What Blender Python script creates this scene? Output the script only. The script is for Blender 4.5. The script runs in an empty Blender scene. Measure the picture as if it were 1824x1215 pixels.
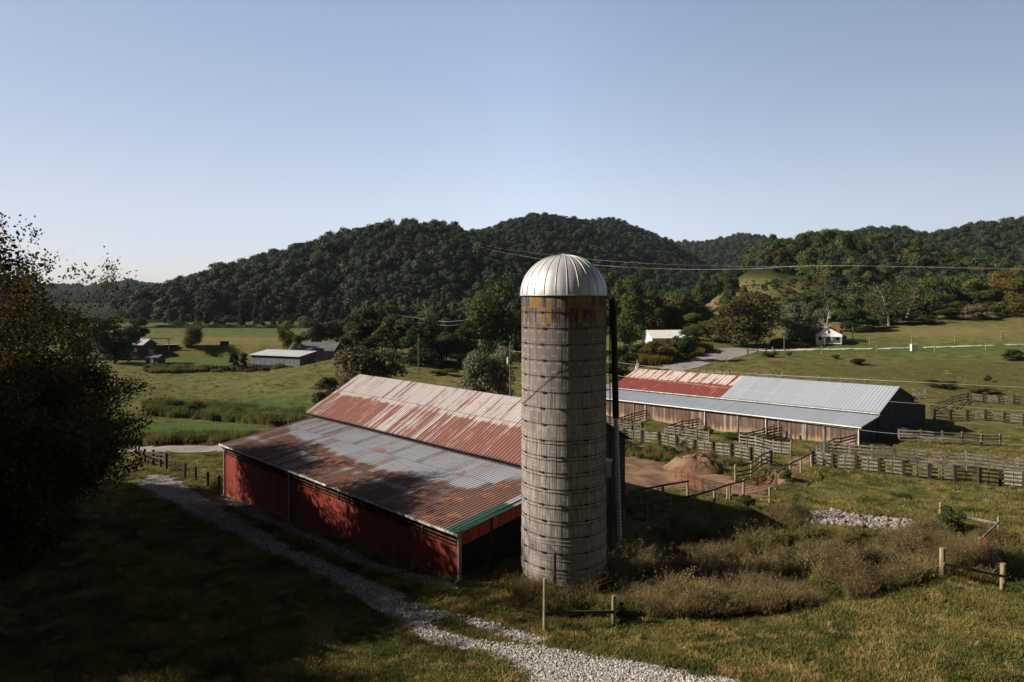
import bpy, math, random
import numpy as np
from mathutils import Vector
from mathutils.bvhtree import BVHTree
R_ = math.radians
sc = bpy.context.scene
COL = sc.collection
F, CX, HY, CH = 1216.0, 912.0, 530.0, 14.2      # focal length in photo pixels, centre column, horizon row, eye height

# ------------------------------------------------------------ camera
cam = bpy.data.cameras.new('camera'); co = bpy.data.objects.new('camera', cam); COL.objects.link(co)
co.location = (0, 0, CH); co.rotation_euler = (R_(90), 0, 0)
cam.sensor_width = 36; cam.lens = 36*F/1824; cam.shift_y = -(607.5-HY)/1824
cam.clip_start = .5; cam.clip_end = 9000
sc.camera = co
# ------------------------------------------------------------ sky, sun, exposure
SUN_EL, SUN_AZ = 30.5, 183.0        # azimuth of the sun seen from above, degrees counter-clockwise from +X
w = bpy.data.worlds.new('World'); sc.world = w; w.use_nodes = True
wn = w.node_tree; bg = wn.nodes['Background']
sky = wn.nodes.new('ShaderNodeTexSky'); sky.sky_type = 'NISHITA'; sky.sun_disc = False
sky.sun_elevation = R_(SUN_EL); sky.sun_rotation = R_(90-SUN_AZ)
sky.altitude = 500; sky.air_density = 1.0; sky.dust_density = 0.9; sky.ozone_density = 1.6
hs = wn.nodes.new('ShaderNodeHueSaturation'); hs.inputs['Saturation'].default_value = .74; wn.links.new(sky.outputs[0], hs.inputs['Color'])
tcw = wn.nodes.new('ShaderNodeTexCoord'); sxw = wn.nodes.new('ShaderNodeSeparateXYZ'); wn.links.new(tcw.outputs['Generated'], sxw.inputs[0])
rp = wn.nodes.new('ShaderNodeValToRGB'); wn.links.new(sxw.outputs['Z'], rp.inputs[0])     # sky pale low down, dimmed overhead to deepen the shade
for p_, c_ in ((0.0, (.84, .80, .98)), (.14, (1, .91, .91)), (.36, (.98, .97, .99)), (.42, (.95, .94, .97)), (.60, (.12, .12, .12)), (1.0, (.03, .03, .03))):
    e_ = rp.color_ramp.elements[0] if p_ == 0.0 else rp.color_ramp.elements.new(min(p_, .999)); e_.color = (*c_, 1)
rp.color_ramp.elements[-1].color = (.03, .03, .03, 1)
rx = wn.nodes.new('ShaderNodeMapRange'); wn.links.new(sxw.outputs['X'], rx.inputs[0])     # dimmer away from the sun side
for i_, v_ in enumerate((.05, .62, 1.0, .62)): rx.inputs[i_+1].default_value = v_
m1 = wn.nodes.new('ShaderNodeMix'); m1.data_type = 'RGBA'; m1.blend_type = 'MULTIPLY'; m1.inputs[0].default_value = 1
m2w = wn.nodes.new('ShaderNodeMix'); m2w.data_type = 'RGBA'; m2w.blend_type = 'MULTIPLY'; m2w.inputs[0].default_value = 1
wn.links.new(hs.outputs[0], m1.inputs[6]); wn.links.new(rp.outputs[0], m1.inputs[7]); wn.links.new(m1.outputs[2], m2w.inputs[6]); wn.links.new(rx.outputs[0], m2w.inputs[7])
ry = wn.nodes.new('ShaderNodeMapRange'); wn.links.new(sxw.outputs['Y'], ry.inputs[0])  # sky also dimmed behind the viewpoint to darken shade on facing sides
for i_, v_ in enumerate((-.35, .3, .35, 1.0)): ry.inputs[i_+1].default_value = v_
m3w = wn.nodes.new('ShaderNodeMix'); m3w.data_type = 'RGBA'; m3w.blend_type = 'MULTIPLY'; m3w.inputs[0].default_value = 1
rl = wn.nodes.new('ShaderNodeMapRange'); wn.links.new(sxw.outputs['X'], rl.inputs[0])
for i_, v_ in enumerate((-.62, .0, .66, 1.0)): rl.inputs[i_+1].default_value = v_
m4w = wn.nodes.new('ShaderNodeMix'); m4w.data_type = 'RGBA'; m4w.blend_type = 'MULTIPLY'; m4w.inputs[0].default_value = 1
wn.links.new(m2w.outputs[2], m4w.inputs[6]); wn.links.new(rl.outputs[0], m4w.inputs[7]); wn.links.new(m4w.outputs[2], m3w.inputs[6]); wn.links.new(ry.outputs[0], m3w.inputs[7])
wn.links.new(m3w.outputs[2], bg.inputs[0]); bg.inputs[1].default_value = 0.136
sl = bpy.data.lights.new('sun', 'SUN'); sl.energy = 5.0; sl.angle = R_(0.5); sl.color = (1.0, .90, .76)
so = bpy.data.objects.new('sun', sl); COL.objects.link(so)
sd = Vector((math.cos(R_(SUN_AZ))*math.cos(R_(SUN_EL)), math.sin(R_(SUN_AZ))*math.cos(R_(SUN_EL)), math.sin(R_(SUN_EL))))
so.rotation_euler = sd.to_track_quat('Z', 'Y').to_euler(); so.location = (-40, 0, 60)
sc.view_settings.view_transform = 'Standard'; sc.view_settings.look = 'None'
sc.view_settings.exposure = 0.58; sc.view_settings.gamma = 1
sc.render.engine = 'CYCLES'
sc.cycles.max_bounces = 5; sc.cycles.diffuse_bounces = 2; sc.cycles.glossy_bounces = 2
sc.cycles.transmission_bounces = 2; sc.cycles.transparent_max_bounces = 4; sc.cycles.volume_bounces = 0
sc.cycles.use_denoising = True

# ------------------------------------------------------------ helpers
def P(px, py, Y): return Vector(((px-CX)/F*Y, Y, CH-(py-HY)/F*Y))
def pix(X, Y, Z): return CX+F*X/Y, HY+F*(CH-Z)/Y
def tag(o, label=None, cat=None, group=None, kind=None):
    if label: o['label'] = label
    if cat: o['category'] = cat
    if group: o['group'] = group
    if kind: o['kind'] = kind
    return o
def empty(name, loc=(0, 0, 0), rz=0.0, label=None, cat=None, group=None):
    o = bpy.data.objects.new(name, None); COL.objects.link(o); o.empty_display_size = .3
    o.location = loc; o.rotation_euler = (0, 0, rz)
    return tag(o, label, cat, group)
def link(name, me, parent=None, loc=None):
    o = bpy.data.objects.new(name, me); COL.objects.link(o)
    if parent is not None: o.parent = parent
    if loc is not None: o.location = loc
    return o
def npmesh(name, V, Fc, mats=(), midx=None, smooth=False, attrs=None):
    V = np.asarray(V, dtype=np.float32); Fc = np.asarray(Fc, dtype=np.int32)
    me = bpy.data.meshes.new(name); n, k = Fc.shape
    me.vertices.add(len(V)); me.vertices.foreach_set('co', V.ravel())
    me.loops.add(n*k); me.loops.foreach_set('vertex_index', Fc.ravel())
    me.polygons.add(n); me.polygons.foreach_set('loop_start', np.arange(0, n*k, k, dtype=np.int32))
    me.polygons.foreach_set('loop_total', np.full(n, k, dtype=np.int32))
    for m in mats: me.materials.append(m)
    if midx is not None: me.polygons.foreach_set('material_index', np.asarray(midx, dtype=np.int32))
    me.update(calc_edges=True)
    me.polygons.foreach_set('use_smooth', np.full(n, bool(smooth)))
    for a, arr in (attrs or {}).items():
        arr = np.asarray(arr, dtype=np.float32)
        if arr.ndim == 1: me.attributes.new(a, 'FLOAT', 'POINT').data.foreach_set('value', arr)
        else: me.attributes.new(a, 'FLOAT_VECTOR', 'POINT').data.foreach_set('vector', arr.ravel())
    return me
class MB:
    """collects boxes, bars and tubes, then becomes ONE mesh"""
    def __init__(s): s.v = []; s.f = []; s.m = []; s.sm = []
    def add(s, vs, fs, m=0, smooth=False):
        b = len(s.v); s.v += [tuple(v) for v in vs]
        for f in fs: s.f.append([b+i for i in f]); s.m.append(m); s.sm.append(smooth)
    def hexa(s, c, m=0):
        s.add(c, [(0, 3, 2, 1), (4, 5, 6, 7), (0, 1, 5, 4), (1, 2, 6, 5), (2, 3, 7, 6), (3, 0, 4, 7)], m)
    def box(s, c, d, rz=0, m=0):
        x, y, z = d[0]/2, d[1]/2, d[2]/2; cs, sn = math.cos(rz), math.sin(rz)
        s.hexa([(c[0]+a*x*cs-b*y*sn, c[1]+a*x*sn+b*y*cs, c[2]+k*z) for k in (-1, 1) for a, b in ((-1, -1), (1, -1), (1, 1), (-1, 1))], m)
    def bar(s, p, q, wd, th, up=Vector((0, 0, 1)), m=0):
        p, q = Vector(p), Vector(q); d = (q-p).normalized(); sx = d.cross(up)
        if sx.length < 1e-4: sx = Vector((1, 0, 0))
        sx.normalize(); uz = sx.cross(d)
        a, b = sx*wd/2, uz*th/2
        s.hexa([p-a-b, p+a-b, q+a-b, q-a-b, p-a+b, p+a+b, q+a+b, q-a+b], m)
    def tube(s, p, q, r1, r2=None, n=8, m=0, cap=True):
        r2 = r1 if r2 is None else r2
        p, q = Vector(p), Vector(q); d = (q-p).normalized()
        a = d.orthogonal().normalized(); b = d.cross(a)
        vs = [p+(a*math.cos(t)+b*math.sin(t))*r1 for t in [2*math.pi*i/n for i in range(n)]]
        vs += [q+(a*math.cos(t)+b*math.sin(t))*r2 for t in [2*math.pi*i/n for i in range(n)]]
        s.add(vs, [(i, (i+1) % n, n+(i+1) % n, n+i) for i in range(n)], m, True)
        if cap: s.add(vs, [tuple(range(n-1, -1, -1)), tuple(range(n, 2*n))], m)
    def build(s, name, mats, parent=None):
        me = bpy.data.meshes.new(name); me.from_pydata(s.v, [], s.f)
        for m in (mats if isinstance(mats, (list, tuple)) else [mats]): me.materials.append(m)
        me.polygons.foreach_set('material_index', s.m); me.polygons.foreach_set('use_smooth', s.sm); me.update()
        return link(name, me, parent)

# ------------------------------------------------------------ materials
class NT:
    def __init__(s, name):
        s.mat = bpy.data.materials.new(name); s.mat.use_nodes = True; s.t = s.mat.node_tree
        s.b = s.t.nodes['Principled BSDF']; s.b.inputs['Specular IOR Level'].default_value = .25
        s.tc = s.t.nodes.new('ShaderNodeTexCoord')
    def put(s, sock, v):
        if isinstance(v, bpy.types.NodeSocket): s.t.links.new(v, sock)
        elif isinstance(v, (tuple, list)) and len(v) == 3 and sock.type == 'RGBA': sock.default_value = (*v, 1)
        elif v is not None: sock.default_value = v
    def n(s, typ, outp=0, props=None, **kw):
        nd = s.t.nodes.new(typ)
        for k, v in (props or {}).items(): setattr(nd, k, v)
        for k, v in kw.items():
            s.put(nd.inputs[int(k[1:])] if k[0] == 'i' and k[1:].isdigit() else nd.inputs[k], v)
        return nd.outputs[outp]
    def noise(s, scale, vec=None, detail=3, rough=.55, col=False):
        return s.n('ShaderNodeTexNoise', 1 if col else 0, Vector=vec or s.tc.outputs['Object'], Scale=scale, Detail=detail, Roughness=rough)
    def map(s, vec, sc3, loc=(0, 0, 0)): return s.n('ShaderNodeMapping', Vector=vec, Scale=sc3, Location=loc)
    def rng(s, v, a, b, c=0.0, d=1.0):
        return s.n('ShaderNodeMapRange', i0=v, i1=a, i2=b, i3=c, i4=d)
    def mix(s, f, a, b, mode='MIX'):
        nd = s.t.nodes.new('ShaderNodeMix'); nd.data_type = 'RGBA'; nd.blend_type = mode
        s.put(nd.inputs[0], f); s.put(nd.inputs[6], a); s.put(nd.inputs[7], b); return nd.outputs[2]
    def m(s, op, a, b=0.0, c=0.0): return s.n('ShaderNodeMath', props={'operation': op}, i0=a, i1=b, i2=c)
    def attr(s, name, o=2):
        nd = s.t.nodes.new('ShaderNodeAttribute'); nd.attribute_name = name; return nd.outputs[o]
    def bump(s, h, strength=.5, dist=.05):
        s.put(s.b.inputs['Normal'], s.n('ShaderNodeBump', Height=h, Strength=strength, Distance=dist))
    def done(s, col, rough=.9, metal=0.0, spec=None):
        s.put(s.b.inputs['Base Color'], col); s.put(s.b.inputs['Roughness'], rough); s.put(s.b.inputs['Metallic'], metal)
        if spec is not None: s.b.inputs['Specular IOR Level'].default_value = spec
        return s.mat

def wood_mat(name, c1, c2, c3=None, sc_=3.0):
    t = NT(name); v = t.n('ShaderNodeNewGeometry')
    a = t.noise(sc_*4, t.map(v, (1, 1, .12))); b = t.noise(sc_*.4, v)
    c = t.mix(t.rng(a, .35, .65), c1, c2)
    if c3: c = t.mix(t.rng(b, .5, .68), c, c3)
    t.bump(a, .5, .02); return t.done(c, .9, spec=.15)
def flat_mat(name, c1, c2, scale=2.0, rough=.9, metal=0.0, spec=.2):
    t = NT(name); a = t.noise(scale, t.n('ShaderNodeNewGeometry'), 4)
    return t.done(t.mix(t.rng(a, .35, .65), c1, c2), rough, metal, spec)
def leaf_mat(name, c1, c2, c3=None, clump=.35, transl=.25, third=.62, ts=9):
    """leaves: hue varies clump by clump and tree by tree"""
    t = NT(name); g = t.n('ShaderNodeNewGeometry'); rnd = t.t.nodes.new('ShaderNodeObjectInfo').outputs['Random']
    nz = t.noise(clump, g, 3); fine = t.noise(clump*ts, g, 4 if ts < 9 else 2)
    c = t.mix(t.rng(nz, .36, .64), c1, c2)
    if c3: c = t.mix(t.rng(fine, third, third+.08), c, c3)
    c = t.mix(.85, c, t.mix(t.rng(rnd, 0, 1), tuple(.62*x for x in (1, 1, 1)), tuple(1.25*x for x in (1.05, 1, .9))), 'MULTIPLY')
    d = t.b; t.done(c, .75, spec=.12)
    tr = t.t.nodes.new('ShaderNodeBsdfTranslucent'); t.put(tr.inputs[0], c)
    mx = t.t.nodes.new('ShaderNodeMixShader'); mx.inputs[0].default_value = transl
    t.t.links.new(d.outputs[0], mx.inputs[1]); t.t.links.new(tr.outputs[0], mx.inputs[2])
    t.t.links.new(mx.outputs[0], t.t.nodes['Material Output'].inputs[0]); return t.mat

def terrain_mat():
    t = NT('meadow_ground'); g = t.n('ShaderNodeNewGeometry')
    big = t.noise(.035, g, 4); mid = t.noise(.35, g, 5, .65); fin = t.noise(2.6, g, 5, .7); tiny = t.noise(14, g, 3, .7)
    c = t.mix(t.rng(mid, .40, .60), (.088, .100, .030), (.20, .185, .068))
    c = t.mix(t.rng(fin, .5, .72), c, (.21, .18, .075))
    c = t.mix(t.m('MULTIPLY', t.attr('lush'), t.rng(mid, .2, .6, .7, 1)), c, (.085, .145, .040))
    c = t.mix(t.m('MULTIPLY', t.attr('dry'), t.rng(fin, .3, .6, .35, 1)), c, (.31, .23, .105))
    c = t.mix(t.m('MULTIPLY', t.attr('scrub'), t.rng(mid, .42, .6)), c, (.070, .064, .026))
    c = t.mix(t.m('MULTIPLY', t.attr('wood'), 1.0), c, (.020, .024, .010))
    c = t.mix(t.rng(t.m('ADD', t.attr('dirt'), t.m('MULTIPLY', t.m('SUBTRACT', mid, .5), .9)), .42, .62), c,
              t.mix(t.rng(fin, .35, .65), (.19, .115, .075), (.29, .18, .115)))
    c = t.mix(t.rng(tiny, .3, .7, 0, .5), c, t.mix(1, c, (.4, .4, .4), 'MULTIPLY'))
    c = t.mix(t.rng(big, .4, .6, 0, .35), c, t.mix(1, c, (.7, .75, .7), 'MULTIPLY'))
    t.bump(t.m('ADD', t.m('MULTIPLY', fin, .7), tiny), .9, .16)
    return t.done(c, .95, spec=.05)
def stone_mat(name, c1, c2, scale):
    t = NT(name); g = t.n('ShaderNodeNewGeometry')
    vo = t.n('ShaderNodeTexVoronoi', 1, Vector=g, Scale=scale); vd = t.n('ShaderNodeTexVoronoi', 0, Vector=g, Scale=scale)
    f = t.n('ShaderNodeSeparateColor', 0, Color=vo); big = t.noise(.8, g, 4)
    c = t.mix(f, c1, c2); c = t.mix(t.rng(vd, .3, .7, 0, .6), c, (.03, .028, .026))
    c = t.mix(t.rng(big, .52, .68, 0, .7), c, (.12, .10, .07))
    t.bump(t.m('SUBTRACT', 1.0, vd), .8, .05); return t.done(c, .95, spec=.1)

M = {}
M['ground'] = terrain_mat()
M['gravel'] = stone_mat('crushed_stone', (.16, .145, .135), (.44, .40, .38), 9)
M['road'] = flat_mat('road_chip', (.22, .195, .19), (.30, .265, .255), 1.2)
M['track'] = flat_mat('track_dust', (.42, .37, .30), (.55, .49, .40), .8)
def dirt_mat():
    t = NT('bare_dirt'); g = t.n('ShaderNodeNewGeometry'); a = t.noise(.6, g, 5); b = t.noise(5, g, 4, .7)
    c = t.mix(t.rng(a, .38, .62), (.15, .095, .062), (.27, .175, .11)); c = t.mix(t.rng(b, .55, .75, 0, .6), c, (.09, .055, .035))
    t.bump(b, .8, .08); return t.done(c, .95, spec=.05)
M['dirt'] = dirt_mat()
M['rock'] = flat_mat('pale_rock', (.12, .105, .095), (.33, .295, .27), 6)
M['pebble'] = None
def pebble():
    t = NT('gravel_stone'); rnd = t.t.nodes.new('ShaderNodeObjectInfo').outputs['Random']
    c = t.mix(rnd, (.20, .185, .175), (.60, .56, .53)); return t.done(c, .9, spec=.15)
M['pebble'] = pebble()
M['bark'] = wood_mat('bark', (.035, .028, .022), (.09, .075, .06))
M['white_bark'] = wood_mat('pale_bark', (.30, .27, .22), (.55, .50, .43))
M['post_tan'] = wood_mat('round_post_wood', (.17, .14, .085), (.32, .27, .17))
M['post_dark'] = wood_mat('creosote_post', (.020, .017, .015), (.060, .048, .040))
M['rail_grey'] = wood_mat('weathered_board', (.13, .115, .105), (.31, .28, .26), (.07, .055, .048))
M['rail_dark'] = wood_mat('dark_board', (.04, .034, .028), (.10, .085, .07))
M['pole'] = wood_mat('pole_wood', (.10, .085, .065), (.20, .17, .13))
M['white'] = flat_mat('white_paint', (.62, .62, .60), (.78, .78, .76), 1.5)
M['dirty_white'] = flat_mat('dirty_white_metal', (.30, .31, .30), (.62, .62, .58), 2.5, .6)
M['galv'] = flat_mat('galvanised', (.22, .25, .28), (.36, .39, .42), 2, .5, .4)
M['dark_steel'] = flat_mat('rusty_dark_steel', (.022, .018, .016), (.06, .045, .04), 5, .7, .3)
M['black_pipe'] = flat_mat('black_pipe', (.008, .008, .009), (.02, .018, .018), 5, .6)
M['red_tube'] = flat_mat('red_tube', (.30, .045, .035), (.20, .04, .03), 6, .5)
M['wire'] = flat_mat('wire', (.50, .48, .45), (.6, .58, .55), 1, .4, .2)
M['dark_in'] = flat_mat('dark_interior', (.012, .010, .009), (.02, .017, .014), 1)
M['grey_roof'] = flat_mat('grey_shingle', (.11, .105, .125), (.15, .145, .165), .5)
M['pale_roof'] = flat_mat('pale_sheet_roof', (.40, .40, .42), (.50, .50, .52), .6, .6)
M['grey_board'] = wood_mat('grey_siding', (.10, .10, .12), (.20, .20, .23), None, 1.0)
M['brick'] = flat_mat('red_brick', (.28, .08, .05), (.36, .12, .08), 4)
M['dark_brick'] = flat_mat('dark_brick', (.10, .045, .035), (.14, .065, .05), 4)
M['brown_roof'] = flat_mat('rust_roof', (.14, .075, .06), (.22, .12, .10), 2)
M['red_board'] = None
def red_boards(name, stain):
    t = NT(name); st = t.attr('st', 1); sep = t.n('ShaderNodeSeparateXYZ', 0, Vector=st)
    sz = t.t.nodes[-1].outputs[1] if False else t.n('ShaderNodeSeparateXYZ', 1, Vector=st)
    bu = t.m('DIVIDE', sep, .21); cell = t.m('FLOOR', bu); fr = t.m('FRACT', bu)
    wn_ = t.n('ShaderNodeTexWhiteNoise', 0, props={'noise_dimensions': '1D'}, i1=cell)
    streak = t.noise(6, t.map(st, (1.2, .08, 1)), 4)
    c = t.mix(t.rng(streak, .35, .7), (.22, .032, .025), (.36, .075, .052))
    c = t.mix(t.rng(wn_, 0, 1, 0, .6), c, (.12, .024, .020))
    low = t.m('ADD', t.rng(sz, .75, .05), t.m('MULTIPLY', t.m('SUBTRACT', streak, .5), .9))
    c = t.mix(t.m('MULTIPLY', t.rng(low, .35, .9), stain), c, (.42, .20, .09))
    edge = t.m('LESS_THAN', fr, .09); c = t.mix(t.m('MULTIPLY', edge, .8), c, (.03, .01, .008))
    t.bump(t.m('SUBTRACT', 1.0, edge), .6, .02); return t.done(c, .85, spec=.15)
M['red_board'] = red_boards('red_boards', 1.0)
def brown_boards():
    t = NT('brown_boards'); st = t.attr('st', 1); sx = t.n('ShaderNodeSeparateXYZ', 0, Vector=st); sy = t.n('ShaderNodeSeparateXYZ', 1, Vector=st)
    bu = t.m('DIVIDE', sx, .30); cell = t.m('FLOOR', bu); fr = t.m('FRACT', bu)
    wn_ = t.n('ShaderNodeTexWhiteNoise', 0, props={'noise_dimensions': '1D'}, i1=cell)
    streak = t.noise(3.2, t.map(st, (1.0, .10, 1)), 5, .65); big = t.noise(.25, st, 3)
    c = t.mix(t.rng(streak, .35, .62), (.070, .040, .030), (.17, .115, .09))
    pale = t.m('ADD', t.rng(sy, 1.5, .1), t.m('MULTIPLY', t.m('SUBTRACT', streak, .5), 2.2))
    c = t.mix(t.rng(pale, .45, 1.05), c, t.mix(t.rng(big, .45, .6), (.36, .28, .22), (.42, .28, .14)))
    c = t.mix(t.rng(wn_, .80, .95, 0, .55), c, (.40, .35, .31))
    c = t.mix(t.m('MULTIPLY', t.m('LESS_THAN', fr, .08), .7), c, (.03, .02, .016))
    return t.done(c, .9, spec=.1)
M['brown_board'] = brown_boards(); M['red_band'] = red_boards('red_gable_boards', 0.0)
def dark_boards():  # boards for gables out of the sun; their shade is in the colour
    t = NT('shaded_gable_boards'); st = t.attr('st', 1); sx = t.n('ShaderNodeSeparateXYZ', 0, Vector=st)
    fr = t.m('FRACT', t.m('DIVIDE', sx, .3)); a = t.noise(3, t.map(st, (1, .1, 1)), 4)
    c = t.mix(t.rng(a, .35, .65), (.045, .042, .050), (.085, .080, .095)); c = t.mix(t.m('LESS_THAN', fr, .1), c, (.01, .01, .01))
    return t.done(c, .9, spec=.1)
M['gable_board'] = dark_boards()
def roof_mat(name, metal, rust, fleck, sheet_w=.66, row=1.0, streak_amt=.8, dark=(.05, .03, .025), crossing=0.0, rib=0.0, ribp=.6):
    """corrugated sheet: attribute st = metres along and up the roof, attribute rust = how rusty that part of the roof is"""
    t = NT(name); st = t.attr('st', 1); ru = t.attr('rust')
    sx = t.n('ShaderNodeSeparateXYZ', 0, Vector=st); sy = t.n('ShaderNodeSeparateXYZ', 1, Vector=st)
    cx = t.m('FLOOR', t.m('DIVIDE', sx, sheet_w)); cy = t.m('FLOOR', t.m('DIVIDE', sy, row))
    cv = t.n('ShaderNodeCombineXYZ', X=cx, Y=cy)
    sh = t.n('ShaderNodeTexWhiteNoise', 0, Vector=cv)
    streak = t.noise(2.6, t.map(st, (3.4, .22, 1)), 5, .7); blot = t.noise(.55, st, 5, .7)
    cross = t.noise(1.4, t.map(st, (.55, 3.0, 1)), 4, .7)
    f = t.m('ADD', ru, t.m('MULTIPLY', t.m('SUBTRACT', streak, .5), streak_amt))
    f = t.m('ADD', f, t.m('MULTIPLY', t.m('SUBTRACT', sh, .5), .55)); f = t.m('ADD', f, t.m('MULTIPLY', t.m('SUBTRACT', blot, .5), .45))
    if rib:
        fr = t.m('FRACT', t.m('DIVIDE', sx, ribp)); f = t.m('ADD', f, t.m('MULTIPLY', t.rng(t.m('ABSOLUTE', t.m('SUBTRACT', fr, .5)), .16, .30), t.m('MULTIPLY', rib, t.rng(t.noise(.9, t.map(st, (3, .5, 1)), 3), .3, .6))))
    base = t.mix(t.rng(sh, 0, 1, 0, .35), metal, tuple(.72*x for x in metal))
    c = t.mix(t.rng(f, .36, .66), base, rust)
    c = t.mix(t.rng(t.m('ADD', blot, t.m('MULTIPLY', ru, .06)), .61, .67, 0, .75), c, fleck)
    if crossing: c = t.mix(t.m('MULTIPLY', t.rng(cross, .60, .68), crossing), c, fleck)
    frow = t.m('FRACT', t.m('DIVIDE', sy, row)); c = t.mix(t.m('MULTIPLY', t.m('LESS_THAN', frow, .02), .55), c, dark)
    c = t.mix(t.rng(t.noise(9, st, 3), .5, .8, 0, .35), c, dark)
    c = t.mix(t.attr('green'), c, (.022, .090, .070))
    return t.done(c, t.rng(f, .3, .7, .5, .85), 0.0, .35)
M['roof_up'] = roof_mat('pink_rust_sheet', (.52, .47, .47), (.225, .095, .076), (.40, .20, .14), row=3.1, streak_amt=1.5, rib=.42, ribp=.6)
M['roof_low'] = roof_mat('grey_brown_sheet', (.40, .415, .47), (.165, .088, .070), (.42, .17, .08), row=2.8, crossing=.8)
M['roof2_red'] = roof_mat('red_painted_sheet', (.62, .53, .49), (.20, .045, .036), (.33, .12, .09), sheet_w=.62, row=3.6, streak_amt=1.3, rib=.55, ribp=.93)
M['roof2_grey'] = roof_mat('blue_grey_sheet', (.40, .44, .51), (.30, .22, .18), (.38, .34, .33), row=9.0, streak_amt=.35)

def stave_mat():
    t = NT('concrete_stave'); st = t.attr('st', 1); sx = t.n('ShaderNodeSeparateXYZ', 0, Vector=st); sy = t.n('ShaderNodeSeparateXYZ', 1, Vector=st)
    col = t.m('FLOOR', sx); off = t.m('MULTIPLY', t.m('MODULO', col, 2.0), .5); row = t.m('FLOOR', t.m('ADD', t.m('DIVIDE', sy, .762), off))
    sh = t.n('ShaderNodeTexWhiteNoise', 0, Vector=t.n('ShaderNodeCombineXYZ', X=col, Y=row))
    sh2 = t.n('ShaderNodeTexWhiteNoise', 0, props={'noise_dimensions': '1D'}, i1=col)
    v = t.map(st, (.26, 1, 1)); streak = t.noise(16, t.map(v, (1, .05, 1)), 5, .7); blot = t.noise(1.3, v, 5, .7)
    c = t.mix(t.rng(streak, .38, .62), (.125, .108, .100), (.53, .47, .44))
    c = t.mix(t.rng(sh, 0, 1, 0, .7), c, (.21, .178, .165))
    c = t.mix(t.rng(blot, .58, .75, 0, .7), c, (.62, .57, .54))
    c = t.mix(t.m('MULTIPLY', t.rng(sy, 7.5, 13.5), t.rng(streak, .35, .6)), c, (.10, .070, .060))
    low = t.rng(sy, 4.0, .6); c = t.mix(t.m('MULTIPLY', low, t.rng(blot, .40, .6, .1, .6)), c, (.42, .37, .33))
    ftop = t.m('FRACT', t.m('ADD', t.m('DIVIDE', sy, .762), off))
    c = t.mix(t.m('MULTIPLY', t.m('GREATER_THAN', ftop, .95), t.rng(sh, .2, .8, .2, .9)), c, (.46, .43, .40))
    lich = t.m('MULTIPLY', t.m('GREATER_THAN', t.n('ShaderNodeTexWhiteNoise', 0, Vector=t.n('ShaderNodeCombineXYZ', X=col, Y=t.m('FLOOR', t.m('DIVIDE', sy, .762)))), .58),
               t.m('GREATER_THAN', sy, 12.95))
    c = t.mix(t.m('MULTIPLY', t.rng(sy, 12.6, 13.3), t.rng(streak, .44, .56)), c, (.040, .027, .022))
    c = t.mix(t.m('MULTIPLY', lich, t.rng(streak, .42, .54, .0, .85)), c, (.34, .17, .035))
    c = t.mix(t.m('MULTIPLY', t.attr('groove'), .82), c, (.035, .028, .025))
    return t.done(c, .93, spec=.1)
M['stave'] = stave_mat()
def dome_mat():
    t = NT('aluminium_dome'); g = t.tc.outputs['Object']; a = t.noise(1.2, g, 4); b = t.noise(8, t.map(g, (1, 1, .15)), 4)
    c = t.mix(t.rng(a, .4, .65), (.46, .46, .48), (.58, .57, .57)); c = t.mix(t.rng(b, .55, .75, 0, .5), c, (.34, .31, .30))
    return t.done(c, t.rng(b, .3, .7, .45, .6), .35, .4)
M['dome'] = dome_mat()
# leaves: (dark, light, third)
M['lf_hill'] = leaf_mat('hill_leaves', (.018, .031, .022), (.050, .067, .036), (.078, .068, .030), .07, .12)
M['lf_green'] = leaf_mat('green_leaves', (.036, .058, .018), (.080, .110, .030), (.11, .115, .034), .3, .2)
M['lf_dark'] = leaf_mat('dark_leaves', (.022, .036, .014), (.048, .070, .024), None, .3, .15)
M['lf_olive'] = leaf_mat('olive_leaves', (.050, .052, .018), (.092, .088, .026), (.12, .09, .028), .3, .2)
M['lf_yellow'] = leaf_mat('yellow_leaves', (.065, .075, .018), (.125, .122, .026), (.16, .125, .025), .35, .25)
M['lf_brown'] = leaf_mat('brown_leaves', (.075, .060, .040), (.14, .112, .075), (.17, .11, .07), .4, .2)
M['lf_willow'] = leaf_mat('willow_leaves', (.062, .058, .034), (.125, .112, .062), (.17, .14, .085), .5, .2)
M['lf_orange'] = leaf_mat('orange_leaves', (.095, .070, .022), (.16, .105, .03), (.20, .10, .025), .35, .25)
M['lf_grey'] = leaf_mat('grey_green_leaves', (.075, .088, .055), (.145, .15, .10), (.18, .155, .11), .4, .2)
M['lf_near'] = leaf_mat('near_leaves', (.020, .024, .008), (.060, .055, .014), (.22, .14, .02), .5, .35, .57)
M['grass'] = leaf_mat('grass_blades', (.090, .108, .030), (.26, .23, .078), (.36, .27, .12), .45, .3, .55, 2.2)
M['weed_brown'] = leaf_mat('brown_weed', (.11, .085, .042), (.25, .185, .095), (.32, .26, .13), .9, .35)
M['weed_straw'] = leaf_mat('straw_weed', (.17, .14, .07), (.32, .255, .13), (.13, .14, .05), .8, .35)
M['weed_green'] = leaf_mat('green_weed', (.075, .105, .030), (.16, .19, .05), (.24, .22, .08), .8, .35)
M['weed_gold'] = leaf_mat('golden_weed', (.12, .10, .016), (.22, .17, .02), (.08, .09, .02), .6, .3)

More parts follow.
